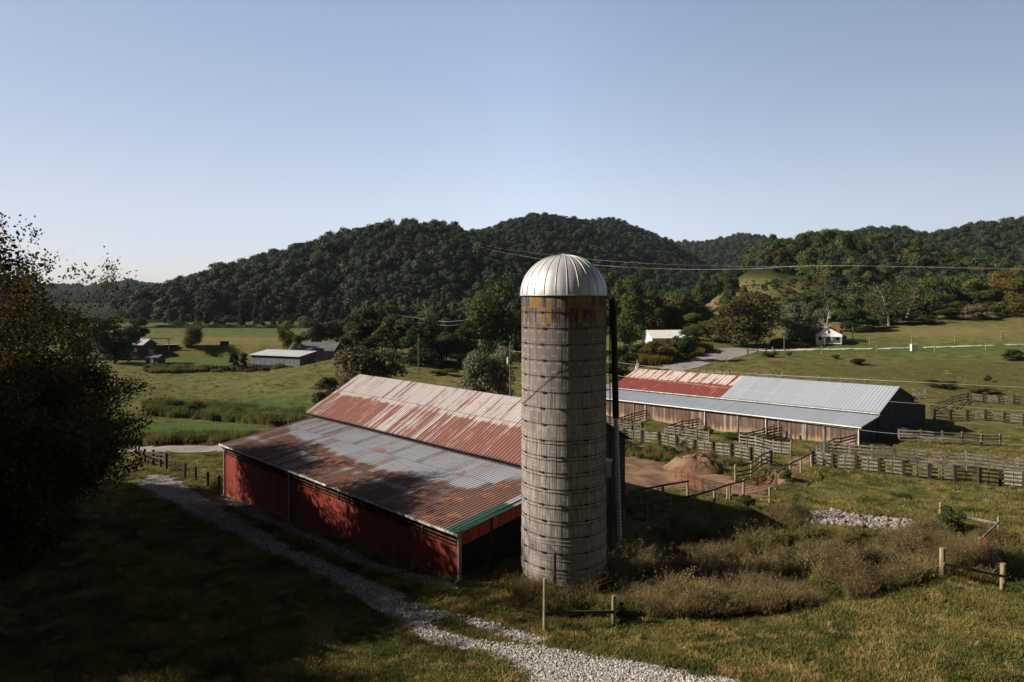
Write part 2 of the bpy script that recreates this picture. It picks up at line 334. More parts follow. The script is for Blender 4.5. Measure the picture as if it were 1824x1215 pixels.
# ------------------------------------------------------------ terrain
rng = np.random.default_rng(7)
CPX = [  # photo column, row, distance of points of bare ground
 (912, 1215, 23.8), (1824, 1215, 22.6), (0, 1215, 24), (450, 1215, 24), (1370, 1215, 23.2), (970, 1127, 28), (1092, 1115, 28.6), (1300, 1100, 29.3), (1785, 1057, 31.6), (1678, 1031, 32),
 (1500, 1072, 30.6), (1005, 1062, 32.5), (805, 1038, 34.2), (553, 950, 44), (403, 882, 55), (700, 1090, 30.6), (420, 1000, 37.5), (250, 1100, 30), (0, 1050, 33),
 (1190, 957, 45), (1310, 905, 51), (1380, 880, 55), (1500, 925, 47.5), (1640, 940, 45.5), (1778, 955, 43), (1824, 905, 50), (1824, 868, 58.6), (1460, 812, 70),
 (1523, 796, 75), (1263, 766, 89.1), (1160, 750, 95.9), (1090, 742, 101), (1100, 800, 73.5), (1130, 860, 58.5), (1230, 850, 61), (1640, 790, 76), (1824, 800, 74),
 (320, 800, 75), (300, 760, 90), (420, 720, 108), (270, 700, 118), (600, 645, 150), (450, 665, 150), (270, 668, 150), (495, 655, 170), (560, 640, 186),
 (350, 630, 210), (350, 600, 280), (430, 588, 330), (240, 635, 200), (100, 700, 110), (0, 650, 160), (745, 665, 145), (850, 690, 125), (800, 640, 185), (700, 620, 235), (250, 590, 330),
 (950, 640, 190), (1100, 640, 175), (1200, 655, 153), (1320, 627, 184), (1270, 632, 178), (1500, 622, 188), (1824, 613, 186), (1475, 611, 202), (1560, 605, 208), (1650, 590, 218), (1824, 565, 235),
 (1700, 700, 117), (1824, 650, 154), (1500, 650, 158), (1824, 720, 107), (1400, 640, 165), (1640, 715, 108), (1380, 672, 130), (1340, 612, 215), (1180, 600, 215), (1420, 605, 215)]
cp = [tuple(P(*c)) for c in CPX]
cp += [(15, 39.5, -2.1), (22, 41, -1.9), (8, 39.5, -1.3), (-2, 60, -1.8), (10, 56, -1.7), (-10, 75, -2.4), (5, 75, -2.3), (-8, 100, -2.2), (5, 110, -2), (0, 8, 2.6), (-25, 8, 2.0), (25, 8, 4.5),
       (0, -20, 7), (-60, -20, 5), (60, -20, 11), (0, -70, 34), (-90, -80, 34), (90, -70, 36), (0, -130, 62), (-180, -130, 55), (180, -120, 62), (-60, 30, .5), (-60, 60, -1.5), (60, 30, 1.5), (80, 60, 0),  (-220, 120, -2), (-320, 260, -2), (230, 150, 9),  # behind the viewpoint: an added, unseen hill that blocks low skylight
       (330, 260, 22), (0, 330, 0), (60, 300, 3), (-300, 500, -3), (-500, 400, -2), (-200, 620, -3), (0, 700, -3), (350, 600, 5), (600, 450, 12), (-250, 380, -2.5), (-420, 300, -2), (-120, 360, 0), (150, 300, 8), (-300, -300, 60), (300, -300, 70), (0, -500, 60), (420, 100, 20), (-450, 100, 4)]
cp = np.array(cp)
def warp(x, y): return np.stack([np.arcsinh(x/30.0), np.arcsinh((y-30)/30.0)], -1)
C0 = warp(cp[:, 0], cp[:, 1])
def kern(d): return np.sqrt(d*d+.0025)
A = kern(np.linalg.norm(C0[:, None]-C0[None], axis=-1)); n_ = len(cp)
Mx = np.zeros((n_+1, n_+1)); Mx[:n_, :n_] = A-1e-4*np.eye(n_)
Mx[:n_, n_] = 1; Mx[n_, :n_] = 1
Wt = np.linalg.solve(Mx, np.append(cp[:, 2], 0))
def vnoise(x, y, seed=0):
    xi, yi = np.floor(x).astype(np.int64), np.floor(y).astype(np.int64); fx, fy = x-xi, y-yi
    fx = fx*fx*(3-2*fx); fy = fy*fy*(3-2*fy)
    def h(a, b):
        v = np.sin(a*127.1+b*311.7+seed*74.7)*43758.5453; return v-np.floor(v)
    return (h(xi, yi)*(1-fx)+h(xi+1, yi)*fx)*(1-fy)+(h(xi, yi+1)*(1-fx)+h(xi+1, yi+1)*fx)*fy
TH = 13.0
RIDGES = [  # crest distance, front width, [(column, row of the tree tops)]
 (620, 250, [(-900, 560), (0, 560), (120, 540), (200, 532), (300, 514), (420, 478), (520, 450), (600, 428), (680, 413), (780, 412), (835, 426), (900, 452), (1000, 490), (1150, 540), (1300, 560), (3000, 560)]),
 (860, 300, [(500, 540), (700, 450), (780, 432), (860, 411), (900, 398), (960, 383), (1030, 404), (1100, 432), (1200, 480), (1300, 540)]),
 (1120, 300, [(850, 520), (980, 415), (1040, 401), (1090, 395), (1140, 411), (1190, 434), (1260, 480), (1350, 540)]),
 (1700, 500, [(1000, 460), (1150, 438), (1250, 438), (1320, 424), (1350, 428), (1450, 450), (1600, 520)]),
 (500, 190, [(1160, 560), (1240, 520), (1300, 478), (1340, 445), (1380, 424), (1410, 430), (1470, 415), (1550, 426), (1650, 442), (1750, 455), (1824, 465), (2000, 460), (3000, 470)]),
 (1000, 300, [(1380, 500), (1480, 425), (1560, 410), (1600, 412), (1660, 422), (1740, 450), (1850, 520)]),
 (720, 230, [(1480, 520), (1600, 440), (1680, 416), (1740, 403), (1824, 396), (1900, 385), (2200, 400), (3000, 450)]),
 (2100, 500, [(-900, 530), (-300, 500), (0, 519), (100, 512), (150, 517), (230, 508), (300, 516), (420, 530), (700, 560)])]
RIDGES = [(a, b, [(p[0][0]-140, 580)]+p+[(p[-1][0]+140, 580)]) if p[0][0] > -800 else (a, b, p) for a, b, p in RIDGES]
RIDGES[4][2].pop(); RIDGES[6][2].pop()
def ridge_h(k, x, y):
    Yc, wd, pts = RIDGES[k]; a = CX+F*x/np.maximum(y, 60)
    row = np.interp(a, [p[0] for p in pts], [p[1] for p in pts])
    top = CH+(HY-row)/F*Yc-TH
    t = np.clip((y-Yc)/wd, -1, 1); prof = np.where(t < 0, np.sin((1+t)*math.pi/2)**1.15, (1+np.cos(t*math.pi))/2)
    return top*prof, t
def terrain(x, y, detail=True):
    x = np.atleast_1d(np.asarray(x, dtype=float)); y = np.atleast_1d(np.asarray(y, dtype=float))
    q = warp(x, y); z = np.full(len(x), Wt[n_])
    for i in range(n_): z += Wt[i]*kern(np.hypot(q[:, 0]-C0[i, 0], q[:, 1]-C0[i, 1]))
    d = np.hypot(x, y)
    far = np.clip((d-420)/330, 0, 1); z = z*(1-far)-3*far
    for k in range(len(RIDGES)):
        h, t = ridge_h(k, x, y); m = (y > 200)
        nz = (vnoise(x/90, y/90, k)-.5)*14+(vnoise(x/35, y/35, k+9)-.5)*5
        h = h+nz*np.clip(1-abs(t), 0, 1)*np.clip(np.abs(h)/30, 0, 1)*np.clip((RIDGES[k][0]-y)/60, 0, 1)
        z = np.where(m, np.maximum(z, h), z)
    if detail: z += (vnoise(x*.45, y*.45, 3)-.5)*.22*np.clip(d/30, .3, 2)+(vnoise(x*1.3, y*1.3, 4)-.5)*.10
    return z
NG = 640; s_ = np.linspace(-5.3, 5.3, NG)
gx, gy = np.meshgrid(25*np.sinh(s_)+4, 25*np.sinh(s_)+38)
gx, gy = gx.ravel(), gy.ravel(); gz = terrain(gx, gy)
I = np.arange(NG*NG).reshape(NG, NG)
quads = np.stack([I[:-1, :-1], I[:-1, 1:], I[1:, 1:], I[1:, :-1]], -1).reshape(-1, 4)
ys = np.maximum(gy, 1); ppx, ppy = CX+F*gx/ys, HY+F*(CH-gz)/ys; front = gy > 12
def blob(px, py, wx, wy): return np.where(front, np.exp(-((ppx-px)/wx)**2-((ppy-py)/wy)**2), 0)
dirt = 1.1*blob(1160, 848, 90, 26)+1.0*blob(1290, 870, 90, 24)+1.5*blob(1250, 543, 32, 11)+1.0*blob(1410, 840, 45, 16)+.55*blob(1140, 1075, 50, 12)*0+.5*blob(1500, 655, 1, 1)+.7*blob(1385, 640, 30, 6)+.5*blob(1330, 830, 40, 12)+.55*blob(1700, 1125, 60, 8)
dirt += .6*blob(840, 1130, 150, 22)+.5*blob(1120, 1170, 80, 12)
dry = .8*blob(1700, 590, 160, 10)+.6*blob(1740, 1100, 120, 25)+.8*blob(400, 604, 110, 3)+.6*blob(420, 612, 130, 4)+.5*blob(1120, 1145, 90, 15)+.5*blob(380, 745, 60, 6)+.5*blob(800, 675, 60, 14)+.4*blob(470, 690, 200, 16)+.35*blob(1400, 700, 400, 40)+.6*blob(1440, 800, 80, 12)+.6*blob(250, 825, 50, 10)
lush = 1.1*blob(330, 765, 150, 18)+1.1*blob(480, 724, 130, 11)+.6*blob(450, 690, 200, 22)+.9*blob(1550, 622, 350, 8)+.7*blob(430, 588, 120, 10)+.7*blob(350, 640, 120, 14)+.6*blob(900, 1090, 60, 30)+.5*blob(1650, 880, 200, 16)
scrub = .9*blob(440, 738, 190, 12)+.8*blob(1750, 700, 180, 30)+.7*blob(1650, 660, 220, 14)+.6*blob(1330, 530, 120, 30)+.7*blob(400, 655, 140, 4)
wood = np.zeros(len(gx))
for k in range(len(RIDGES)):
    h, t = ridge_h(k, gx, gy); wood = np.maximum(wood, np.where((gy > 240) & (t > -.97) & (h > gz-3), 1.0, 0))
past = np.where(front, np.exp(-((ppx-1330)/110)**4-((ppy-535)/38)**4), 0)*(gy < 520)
wood *= 1-np.clip(past*1.6, 0, 1); wood = np.maximum(wood, np.clip((-25-gy)/20, 0, 1)); wood = np.maximum(wood, np.clip((gy-470)/40, 0, 1))  # unseen ground behind the viewpoint darkened too, so it bounces less light
me = npmesh('ground', np.stack([gx, gy, gz], -1), quads, [M['ground']], smooth=True, attrs={'dirt': dirt, 'dry': dry, 'lush': lush, 'scrub': scrub, 'wood': wood})
ground = tag(link('ground', me), 'rolling green and brown pasture in a valley with wooded slopes', 'ground', kind='structure')
BV = BVHTree.FromPolygons([tuple(v) for v in np.stack([gx, gy, gz], -1)], quads.tolist())
def hz(x, y):
    h = BV.ray_cast(Vector((x, y, 900)), Vector((0, 0, -1)))[0]
    return h.z if h else 0.0
def G(px, py):
    """world point of the ground seen at a photo pixel"""
    d = Vector(((px-CX)/F, 1, -(py-HY)/F)); h = BV.ray_cast(Vector((0, 0, CH)), d.normalized())[0]
    return h if h is not None else Vector((d.x*600, 600, hz(d.x*600, 600)))

def inpoly(px, py, poly):
    px, py = np.asarray(px), np.asarray(py); r = np.zeros(px.shape, bool); n = len(poly); j = n-1
    for i in range(n):
        xi, yi = poly[i]; xj, yj = poly[j]
        if yi != yj: r ^= ((yi > py) != (yj > py)) & (px < (xj-xi)*(py-yi)/(yj-yi)+xi)
        j = i
    return r
def sheet(name, polys, res, mat, lift=.05, rag=6.0, bounds=None, holes=(), label=None):
    x0, x1, y0, y1 = bounds; xs = np.arange(x0, x1, res); yy = np.arange(y0, y1, res)
    X, Y = np.meshgrid(xs, yy); Z = np.array([hz(a, b) for a, b in zip(X.ravel(), Y.ravel())]).reshape(X.shape)
    px, py = CX+F*X/Y, HY+F*(CH-Z)/Y
    j = (vnoise(X*1.6, Y*1.6, 5)-.5)*rag*2+(vnoise(X*.5, Y*.5, 6)-.5)*rag*2; k2 = (vnoise(X*1.6, Y*1.6, 15)-.5)*rag*1.2
    ins = np.zeros(X.shape, bool)
    for p in polys: ins |= inpoly(px+j, py+k2, p)
    for p in holes: ins &= ~inpoly(px+j*1.3, py+k2, p)
    idx = np.arange(X.size).reshape(X.shape)
    keep = ins[:-1, :-1] & ins[1:, 1:] & ins[:-1, 1:] & ins[1:, :-1]
    q = np.stack([idx[:-1, :-1], idx[:-1, 1:], idx[1:, 1:], idx[1:, :-1]], -1)[keep]
    V = np.stack([X.ravel(), Y.ravel(), Z.ravel()+lift], -1); u, inv = np.unique(q, return_inverse=True)
    o = link(name, npmesh(name, V[u], inv.reshape(-1, 4), [mat], smooth=True)); return tag(o, label, None, kind='structure')
TRACK = [[(236, 862), (262, 846), (310, 850), (400, 905), (475, 950), (600, 1010), (720, 1060), (770, 1086), (870, 1108), (975, 1140), (955, 1150), (1100, 1176), (1210, 1196), (1340, 1220), (1340, 1300), (960, 1300), (930, 1215), (880, 1172), (760, 1146), (690, 1102), (590, 1040), (450, 972), (345, 922)]]
MEDIAN = [[(762, 1110), (800, 1101), (850, 1119), (905, 1140), (960, 1152), (900, 1148), (840, 1140), (790, 1127)]]
APRON = [[(400, 884), (440, 900), (560, 952), (690, 1010), (800, 1036), (830, 1052), (760, 1046), (640, 1008), (520, 955), (400, 900)]]
ROADL = [[(120, 795), (450, 793), (620, 790), (620, 806), (400, 807), (120, 810)]]
ROADR = [[(1060, 690), (1120, 672), (1190, 650), (1235, 636), (1262, 622), (1300, 620), (1345, 621), (1352, 628), (1330, 634), (1290, 644), (1250, 654), (1225, 662), (1180, 680), (1100, 700)]]
LANE = [[(1340, 622), (1400, 622), (1560, 620.5), (1700, 616.5), (1850, 611.5), (1850, 614), (1700, 619.5), (1560, 623.5), (1400, 626), (1340, 627.5)]]
YARD = [[(1090, 812), (1150, 812), (1190, 826), (1270, 836), (1300, 852), (1330, 862), (1352, 862), (1400, 822), (1440, 808), (1462, 812), (1445, 834), (1385, 872), (1330, 890), (1290, 886), (1230, 872), (1130, 878), (1080, 880)]]
sheet('gravel_track', TRACK, .22, M['gravel'], .05, 7, (-36, 14, 18, 66), MEDIAN, 'curving pale gravel track from the gate to the foreground')
sheet('gravel_apron', APRON, .22, M['gravel'], .045, 5, (-24, -1, 31, 56), (), 'narrow gravel strip along the red barn wall')
sheet('road', ROADL, .6, M['road'], .06, 1.5, (-70, -10, 62, 90), (), 'pinkish grey country road beyond the red barn')
sheet('curving_road', ROADR, .9, M['road'], .10, 1.5, (12, 72, 105, 215), (), 'grey country road curving past the goldenrod')
sheet('farm_lane', LANE, 1.0, M['track'], .14, .4, (60, 150, 160, 215), (), 'thin pale farm lane across the far pasture')
sheet('dirt_yard', YARD, .35, M['dirt'], .04, 9, (7, 40, 48, 76), (), 'bare reddish dirt yard between silo and stock pens')

# ------------------------------------------------------------ scatter helper (only for stuff nobody could count)
def scatter(name, pts, scl, srcs, label, cat, seed=1, tilt=.0, zs=None):
    n = len(pts); r = np.random.default_rng(seed)
    rot = np.stack([r.normal(0, tilt, n), r.normal(0, tilt, n), r.uniform(0, 6.283, n)], -1)
    me = bpy.data.meshes.new(name); me.vertices.add(n); me.vertices.foreach_set('co', np.asarray(pts, dtype=np.float32).ravel())
    me.attributes.new('rot', 'FLOAT_VECTOR', 'POINT').data.foreach_set('vector', rot.astype(np.float32).ravel())
    s3 = np.stack([scl, scl, scl*(zs if zs is not None else 1)], -1).astype(np.float32)
    me.attributes.new('scl', 'FLOAT_VECTOR', 'POINT').data.foreach_set('vector', s3.ravel())
    me.attributes.new('pick', 'INT', 'POINT').data.foreach_set('value', r.integers(0, len(srcs), n).astype(np.int32))
    o = link(name, me); tag(o, label, cat, kind='stuff')
    ng = bpy.data.node_groups.new(name, 'GeometryNodeTree')
    ng.interface.new_socket('Geometry', in_out='INPUT', socket_type='NodeSocketGeometry'); ng.interface.new_socket('Geometry', in_out='OUTPUT', socket_type='NodeSocketGeometry')
    gi, go = ng.nodes.new('NodeGroupInput'), ng.nodes.new('NodeGroupOutput')
    ip = ng.nodes.new('GeometryNodeInstanceOnPoints'); ip.inputs['Pick Instance'].default_value = True
    jn = ng.nodes.new('GeometryNodeJoinGeometry')
    for s in reversed(srcs):
        oi = ng.nodes.new('GeometryNodeObjectInfo'); oi.inputs['Object'].default_value = s; oi.inputs['As Instance'].default_value = True
        ng.links.new(oi.outputs['Geometry'], jn.inputs[0])
    def at(nm, ty):
        a = ng.nodes.new('GeometryNodeInputNamedAttribute'); a.data_type = ty; a.inputs['Name'].default_value = nm; return a.outputs['Attribute']
    ng.links.new(gi.outputs[0], ip.inputs['Points']); ng.links.new(jn.outputs[0], ip.inputs['Instance'])
    ng.links.new(at('pick', 'INT'), ip.inputs['Instance Index']); ng.links.new(at('scl', 'FLOAT_VECTOR'), ip.inputs['Scale'])
    er = ng.nodes.new('FunctionNodeEulerToRotation'); ng.links.new(at('rot', 'FLOAT_VECTOR'), er.inputs[0]); ng.links.new(er.outputs[0], ip.inputs['Rotation'])
    ng.links.new(ip.outputs[0], go.inputs[0])
    md = o.modifiers.new('scatter', 'NODES'); md.node_group = ng; return o
def source(name, me): return bpy.data.objects.new(name, me)     # mesh source of a scatter, never linked to the scene

# ------------------------------------------------------------ foliage meshes
def quads_from(pts, nrm, size, r, aspect=1.0, mats=(), name='crown', extra=None, bend=None):
    n = len(pts); nrm = nrm/np.maximum(np.linalg.norm(nrm, axis=1, keepdims=True), 1e-6)
    a = r.normal(size=(n, 3)); u = np.cross(nrm, a); u /= np.maximum(np.linalg.norm(u, axis=1, keepdims=True), 1e-6); v = np.cross(nrm, u)
    s = (size*r.uniform(.55, 1.25, n))[:, None]; U, W_ = u*s*.5*aspect, v*s*.5
    V = np.stack([pts-U, pts-W_*.9+U*.1, pts+U, pts+W_], 1).reshape(-1, 3)
    return V, np.arange(4*n).reshape(-1, 4)
def crown_pts(r, n, lobes, W, H, z0, kind='round', lr=1.0):
    """leaf positions on the skins of many overlapping lobes that fill the crown"""
    cs = []; rs = []
    for i in range(lobes):
        if kind == 'cone':
            h = r.uniform(0, 1)**1.3; rad = (1-h)*W/2*.8; a = r.uniform(0, 6.283); q = r.uniform(.3, 1)
            cs.append((math.cos(a)*rad*q, math.sin(a)*rad*q, z0+h*(H-z0)*.93)); rs.append(W*(.05+.14*(1-h)))
        else:
            d = r.normal(size=3); d /= np.linalg.norm(d); q = r.uniform(.35, .86)
            if kind == 'oval': d[2] *= 1.0
            c = np.array([d[0]*W/2*q, d[1]*W/2*q, z0+(H-z0)*(.5+d[2]*.5*q)])
            cs.append(c); rs.append(W*r.uniform(.10, .21)*lr)
    cs = np.array(cs); rs = np.array(rs)
    k = r.choice(len(cs), n, p=rs**2/np.sum(rs**2)); d = r.normal(size=(n, 3)); d /= np.linalg.norm(d, axis=1, keepdims=True)
    d[:, 2] = np.where(d[:, 2] < -.3, -d[:, 2], d[:, 2])
    p = cs[k]+d*rs[k][:, None]*r.uniform(.55, 1.12, n)[:, None]*np.array([1, 1, .85])
    return p, d, cs
def crown_mesh(name, seed, n, leaf, mat, W=8., H=10., z0=1.6, lobes=26, kind='round', lr=1.0, nr=.55):
    r = np.random.default_rng(seed); p, d, cs = crown_pts(r, n, lobes, W, H, z0, kind, lr)
    V, Fq = quads_from(p, d+r.normal(size=d.shape)*nr, leaf, r)
    return npmesh(name, V, Fq, [mat])
def trunk_mesh(name, seed, mat, H=10., r0=.22, limbs=9, W=8., fork=.3, zt=.75):
    r = random.Random(seed); mb = MB(); p = Vector((0, 0, -.4)); pts = [p]
    for i in range(1, 6): pts.append(Vector((r.uniform(-.2, .2)*i*.4, r.uniform(-.2, .2)*i*.4, H*zt*i/5)))
    for i in range(5): mb.tube(pts[i], pts[i+1], r0*(1-i*.17), r0*(1-(i+1)*.17), 7, cap=False)
    for k in range(limbs):
        h = r.uniform(fork, zt)*H; a = r.uniform(0, 6.28); i = min(4, int(h/(H*zt)*5)); b = pts[i].lerp(pts[i+1], .5)
        L = W*r.uniform(.22, .42); e = b+Vector((math.cos(a)*L, math.sin(a)*L, L*r.uniform(.4, 1.1))); m = b.lerp(e, .5)+Vector((0, 0, L*.08))
        mb.tube(b, m, r0*.42, r0*.25, 5, cap=False); mb.tube(m, e, r0*.25, r0*.06, 5, cap=False)
    o = mb.build(name, mat); me = o.data; bpy.data.objects.remove(o); return me
_crowns = {}
def crown_of(kind, mat):
    """four different crowns of every kind and leaf"""
    k = (kind, mat)
    if k not in _crowns:
        prm = dict(round=dict(n=11000, leaf=.36, lobes=22, z0=-1.0, lr=1.3), oval=dict(n=9000, leaf=.34, W=5.6, z0=-.8, lobes=24, lr=1.2), cone=dict(n=8000, leaf=.33, W=5., z0=.4, lobes=60, kind='cone'),
                   airy=dict(n=4200, leaf=.34, lobes=24, z0=2.2), shrub=dict(n=5200, leaf=.42, z0=-.3, H=7, lobes=24), wide=dict(n=13000, leaf=.36, W=10, z0=-1.2, H=10, lobes=30, lr=1.2))[kind]
        _crowns[k] = [crown_mesh('crown', sum(map(ord, kind+mat))+i*17, mat=M[mat], **prm) for i in range(3)]
    return _crowns[k]
TRUNKS = [trunk_mesh('trunk', 5+i, M['bark']) for i in range(3)]
WTRUNKS = [trunk_mesh('trunk', 55+i, M['white_bark'], r0=.26, limbs=12) for i in range(2)]
BASEW = dict(round=9., oval=6.6, cone=5., airy=9., shrub=9., wide=11.)
BASEH = dict(round=10.4, oval=10.4, cone=10, airy=10.4, shrub=7.3, wide=10.4)
_tc = [0]
def tree(px, Y, top, wpx, kind, mat, label, cat='tree', name='broadleaf_tree', group=None, base=None, trunk=True, wt=False, sink=.0):
    """tree whose crown is wpx wide and whose top reaches row `top` of the photo; base row may give the distance"""
    if base is not None: g = G(px, base)
    else: g = Vector(((px-CX)/F*Y, Y, 0)); g.z = hz(g.x, g.y)
    Yd = g.y; H = CH-(top-HY)/F*Yd-g.z; Wd = wpx/F*Yd
    i = _tc[0]; _tc[0] += 1
    e = empty(name, (g.x, g.y, g.z-sink), (i*2.399) % 6.283, label, cat, group)
    e.scale = (Wd/BASEW[kind], Wd/BASEW[kind], (H+sink)/BASEH[kind])
    cs = crown_of(kind, mat); link('crown' if trunk else 'foliage', cs[i % len(cs)], e)
    if trunk: link('trunk', (WTRUNKS if wt else TRUNKS)[i % 2], e)
    return e

# ------------------------------------------------------------ branching tree for bare or close trees
def branch_tree(seed, H, spread, levels, mat, r0, kids=4, twig=.35, up=.45, start=.28, thick=1.0):
    r = random.Random(seed); mb = MB(); tips = []
    def grow(p, d, L, rad, lev):
        q = p; n = 3; dd = d.copy()
        for i in range(n):
            dd = (dd+Vector((r.uniform(-.22, .22), r.uniform(-.22, .22), r.uniform(-.08, .16)))).normalized()
            e = q+dd*L/n; ra = rad*(1-i*.22); rb = rad*(1-(i+1)*.22)
            mb.tube(q, e, ra, rb, 8 if lev == 0 else (6 if lev < 2 else 4), cap=False)
            if lev < levels and (lev > 0 or (i+1)/n > start):
                for k in range(kids if i < n-1 else kids):
                    if r.random() < .62 or lev == 0:
                        a = r.uniform(0, 6.283); side = Vector((math.cos(a), math.sin(a), 0))
                        nd = (dd*r.uniform(.25, .7)+side*spread+Vector((0, 0, up*r.uniform(-.4, 1)))).normalized()
                        grow(q.lerp(e, r.uniform(.3, 1)), nd, L*r.uniform(.42, .66), rb*r.uniform(.4, .6)*thick, lev+1)
            if lev >= levels-1: tips.append((tuple(e), tuple(dd)))
            q = e
    grow(Vector((0, 0, -.5)), Vector((0, 0, 1)), H*.62, r0, 0)
    o = mb.build('trunk', mat); me = o.data; bpy.data.objects.remove(o)
    return me, tips
def leaves_at(tips, seed, per, rad, leaf, mat, droop=0.0, zmin=None, keep=1.0):
    r = np.random.default_rng(seed); T = np.array([t[0] for t in tips]); 
    if zmin is not None: T = T[T[:, 2] > zmin]
    T = T[r.random(len(T)) < keep]
    p = np.repeat(T, per, 0); off = r.normal(size=p.shape)*rad
    if droop: off[:, 2] = -abs(r.exponential(droop, len(p))); off[:, :2] *= .45
    p = p+off; V, Fq = quads_from(p, r.normal(size=p.shape)+np.array([0, 0, .5]), leaf, r, 1.3)
    return npmesh('crown', V, Fq, [mat])

# ============================================================ buildings
def wallp(name, A, B, cols, th, mat, parent, inward):
    """board wall from A to B; cols = (fraction, z top, z bottom); st = metres along and above its foot"""
    A, B = Vector(A), Vector(B); L = (B-A).length; V = []; S = []; n = len(cols); off = Vector((inward[0], inward[1], 0))*th
    for side in (0, 1):
        for t, zt, zb in cols:
            q = A.lerp(B, t)
            for z in (zb, zt): V.append((q.x+off.x*side, q.y+off.y*side, z)); S.append((t*L, z-zb if zt-zb > .01 else 0, 0))
    Fc = []
    for i in range(n-1):
        a = 2*i; b = 2*n+2*i
        Fc += [(a, a+2, a+3, a+1), (b+2, b, b+1, b+3), (a+1, a+3, b+3, b+1), (a+2, a, b, b+2)]
    Fc += [(0, 1, 2*n+1, 2*n), (2*n-2, 4*n-2, 4*n-1, 2*n-1)]
    return link(name, npmesh(name, V, Fc, [mat], attrs={'st': S}), parent)
def ribbed(name, fr, u0, u1, w0, z0, w1, z1, mat, parent, pitch=.30, h=.035, rust=None, green=None, dz=0.0, nv=36, sag=0.0):
    """roof sheet with pressed ribs; fr(u, w) -> (x, y); w0/z0 is the eave"""
    us = []; hs = []; u = u0
    while u < u1-1e-6:
        for f, k in ((0, 0), (.34, 0), (.44, 1), (.58, 1), (.68, 0)): us.append(min(u+f*pitch, u1)); hs.append(k*h)
        u += pitch
    us.append(u1); hs.append(0); us = np.array(us); hs = np.array(hs); t = np.linspace(0, 1, nv+1)
    U, T = np.meshgrid(us, t); H = np.broadcast_to(hs, U.shape); W_ = w0+(w1-w0)*T
    Z = z0+(z1-z0)*T+H+dz*U+(vnoise(U*.35, W_*.5, 2)-.5)*.035-sag*np.sin(T*math.pi)
    x, y = fr(U, W_); V = np.stack([x.ravel(), y.ravel(), Z.ravel()], -1)
    V = np.concatenate([V, V-np.array([0, 0, .03])]); n = len(us); I_ = np.arange(U.size).reshape(U.shape); q = np.stack([I_[:-1, :-1], I_[:-1, 1:], I_[1:, 1:], I_[1:, :-1]], -1).reshape(-1, 4)
    N = U.size; q2 = q[:, ::-1]+N; ring = list(I_[0, :])+list(I_[1:, -1])+list(I_[-1, -2::-1])+list(I_[-2:0:-1, 0])
    rim = np.array([(ring[i], ring[i-1], ring[i-1]+N, ring[i]+N) for i in range(len(ring))])
    Q = np.concatenate([q, q2, rim]); L = abs(w1-w0); s01 = (U-u0)/(u1-u0)
    ru = rust(s01, T, U) if rust else np.zeros(U.shape); gr = green(s01, T) if green else np.zeros(U.shape)
    st = np.stack([U.ravel(), (T*L).ravel(), np.zeros(U.size)], -1)
    return link(name, npmesh(name, V, Q, [mat], attrs={'st': np.concatenate([st, st]), 'rust': np.tile(np.ravel(ru), 2), 'green': np.tile(np.ravel(gr), 2)}), parent)
sstep = lambda x, a, b: (lambda t: t*t*(3-2*t))(np.clip((x-a)/(b-a), 0, 1))

# ---- red barn
O1 = (-2.7, 34.0); U1 = (-.704, .71); W1 = (.71, .704)
def b1(u, w): return O1[0]+U1[0]*u+W1[0]*w, O1[1]+U1[1]*u+W1[1]*w
def b1v(u, w, z): x, y = b1(u, w); return Vector((x, y, z))
g1 = lambda u, w: hz(*b1(u, w))
LB = 29.6; ZE, ZB, WB = 2.42, 3.55, 8.3
barn = empty('red_barn', b1v(0, 0, g1(0, 0)), 0, 'long red board barn with rusty patchwork tin roof beside the silo', 'barn')
bm_parent = barn; bpy.context.view_layer.update()
def under(parent, o):   # keep world coordinates when parenting to a moved empty
    o.parent = parent; o.matrix_parent_inverse = parent.matrix_world.inverted(); return o
def pl(o, parent=None): return under(parent or barn, o)
def rust_low(s, t, U):   # s: 0 near end .. 1 far end, t: 0 eave .. 1 top
    f = 1-s; lim = .47+.22*sstep(f, .12, 0)+.05*np.sin(f*9); brown = sstep(t, lim+.05, lim-.05)
    r = .31+.50*brown-.10*sstep(np.abs(f-.55), .25, .0)*0; r = r+.5*sstep(f, .86, .90)*sstep(t, .95, .6); r = np.where(f > .972, .12, r)
    return r-.25*np.exp(-((t-.27)/.04)**2)*brown
def rust_up(s, t, U):
    f = 1-s; lo = sstep(t, .52, .48); r = .10+lo*(.40+.30*sstep(np.abs(f-.2), .20, .1)+.22*sstep(f, .62, .75)-.16*sstep(np.abs(f-.50), .12, .03))
    return r+.10*sstep(f, .5, 1.)*(1-lo)
pl(ribbed('lower_roof', b1, 0, LB, 0, ZE, WB, ZB, M['roof_low'], None, .26, .030, rust_low, lambda s, t: ((s < .03) & (t < .5))*1.0))
pl(ribbed('upper_roof', b1, 2.6, LB+.5, WB-.55, ZB+.42, 13.2, 6.95, M['roof_up'], None, .30, .04, rust_up))
pl(ribbed('upper_roof', lambda u, w: b1(u, w), 2.6, LB+.5, 18.7, ZB+.42, 13.2, 6.93, M['roof_up'], None, .30, .04, rust_up))
cols = [(k/20, ZE-.85, g1(LB-.3-k/20*(LB-.6), .3)-.25) for k in range(21)]
pl(wallp('front_wall', b1v(LB-.3, .3, 0), b1v(.3, .3, 0), cols, .06, M['red_board'], None, W1))
mb = MB()
for zz in (ZE-.72, ZE-.53, ZE-.34, ZE-.15): mb.bar(b1v(LB-.3, .32, zz), b1v(.5, .32, zz), .035, .085)
sl_ = mb.build('slat_vent', M['red_board']); pl(sl_)
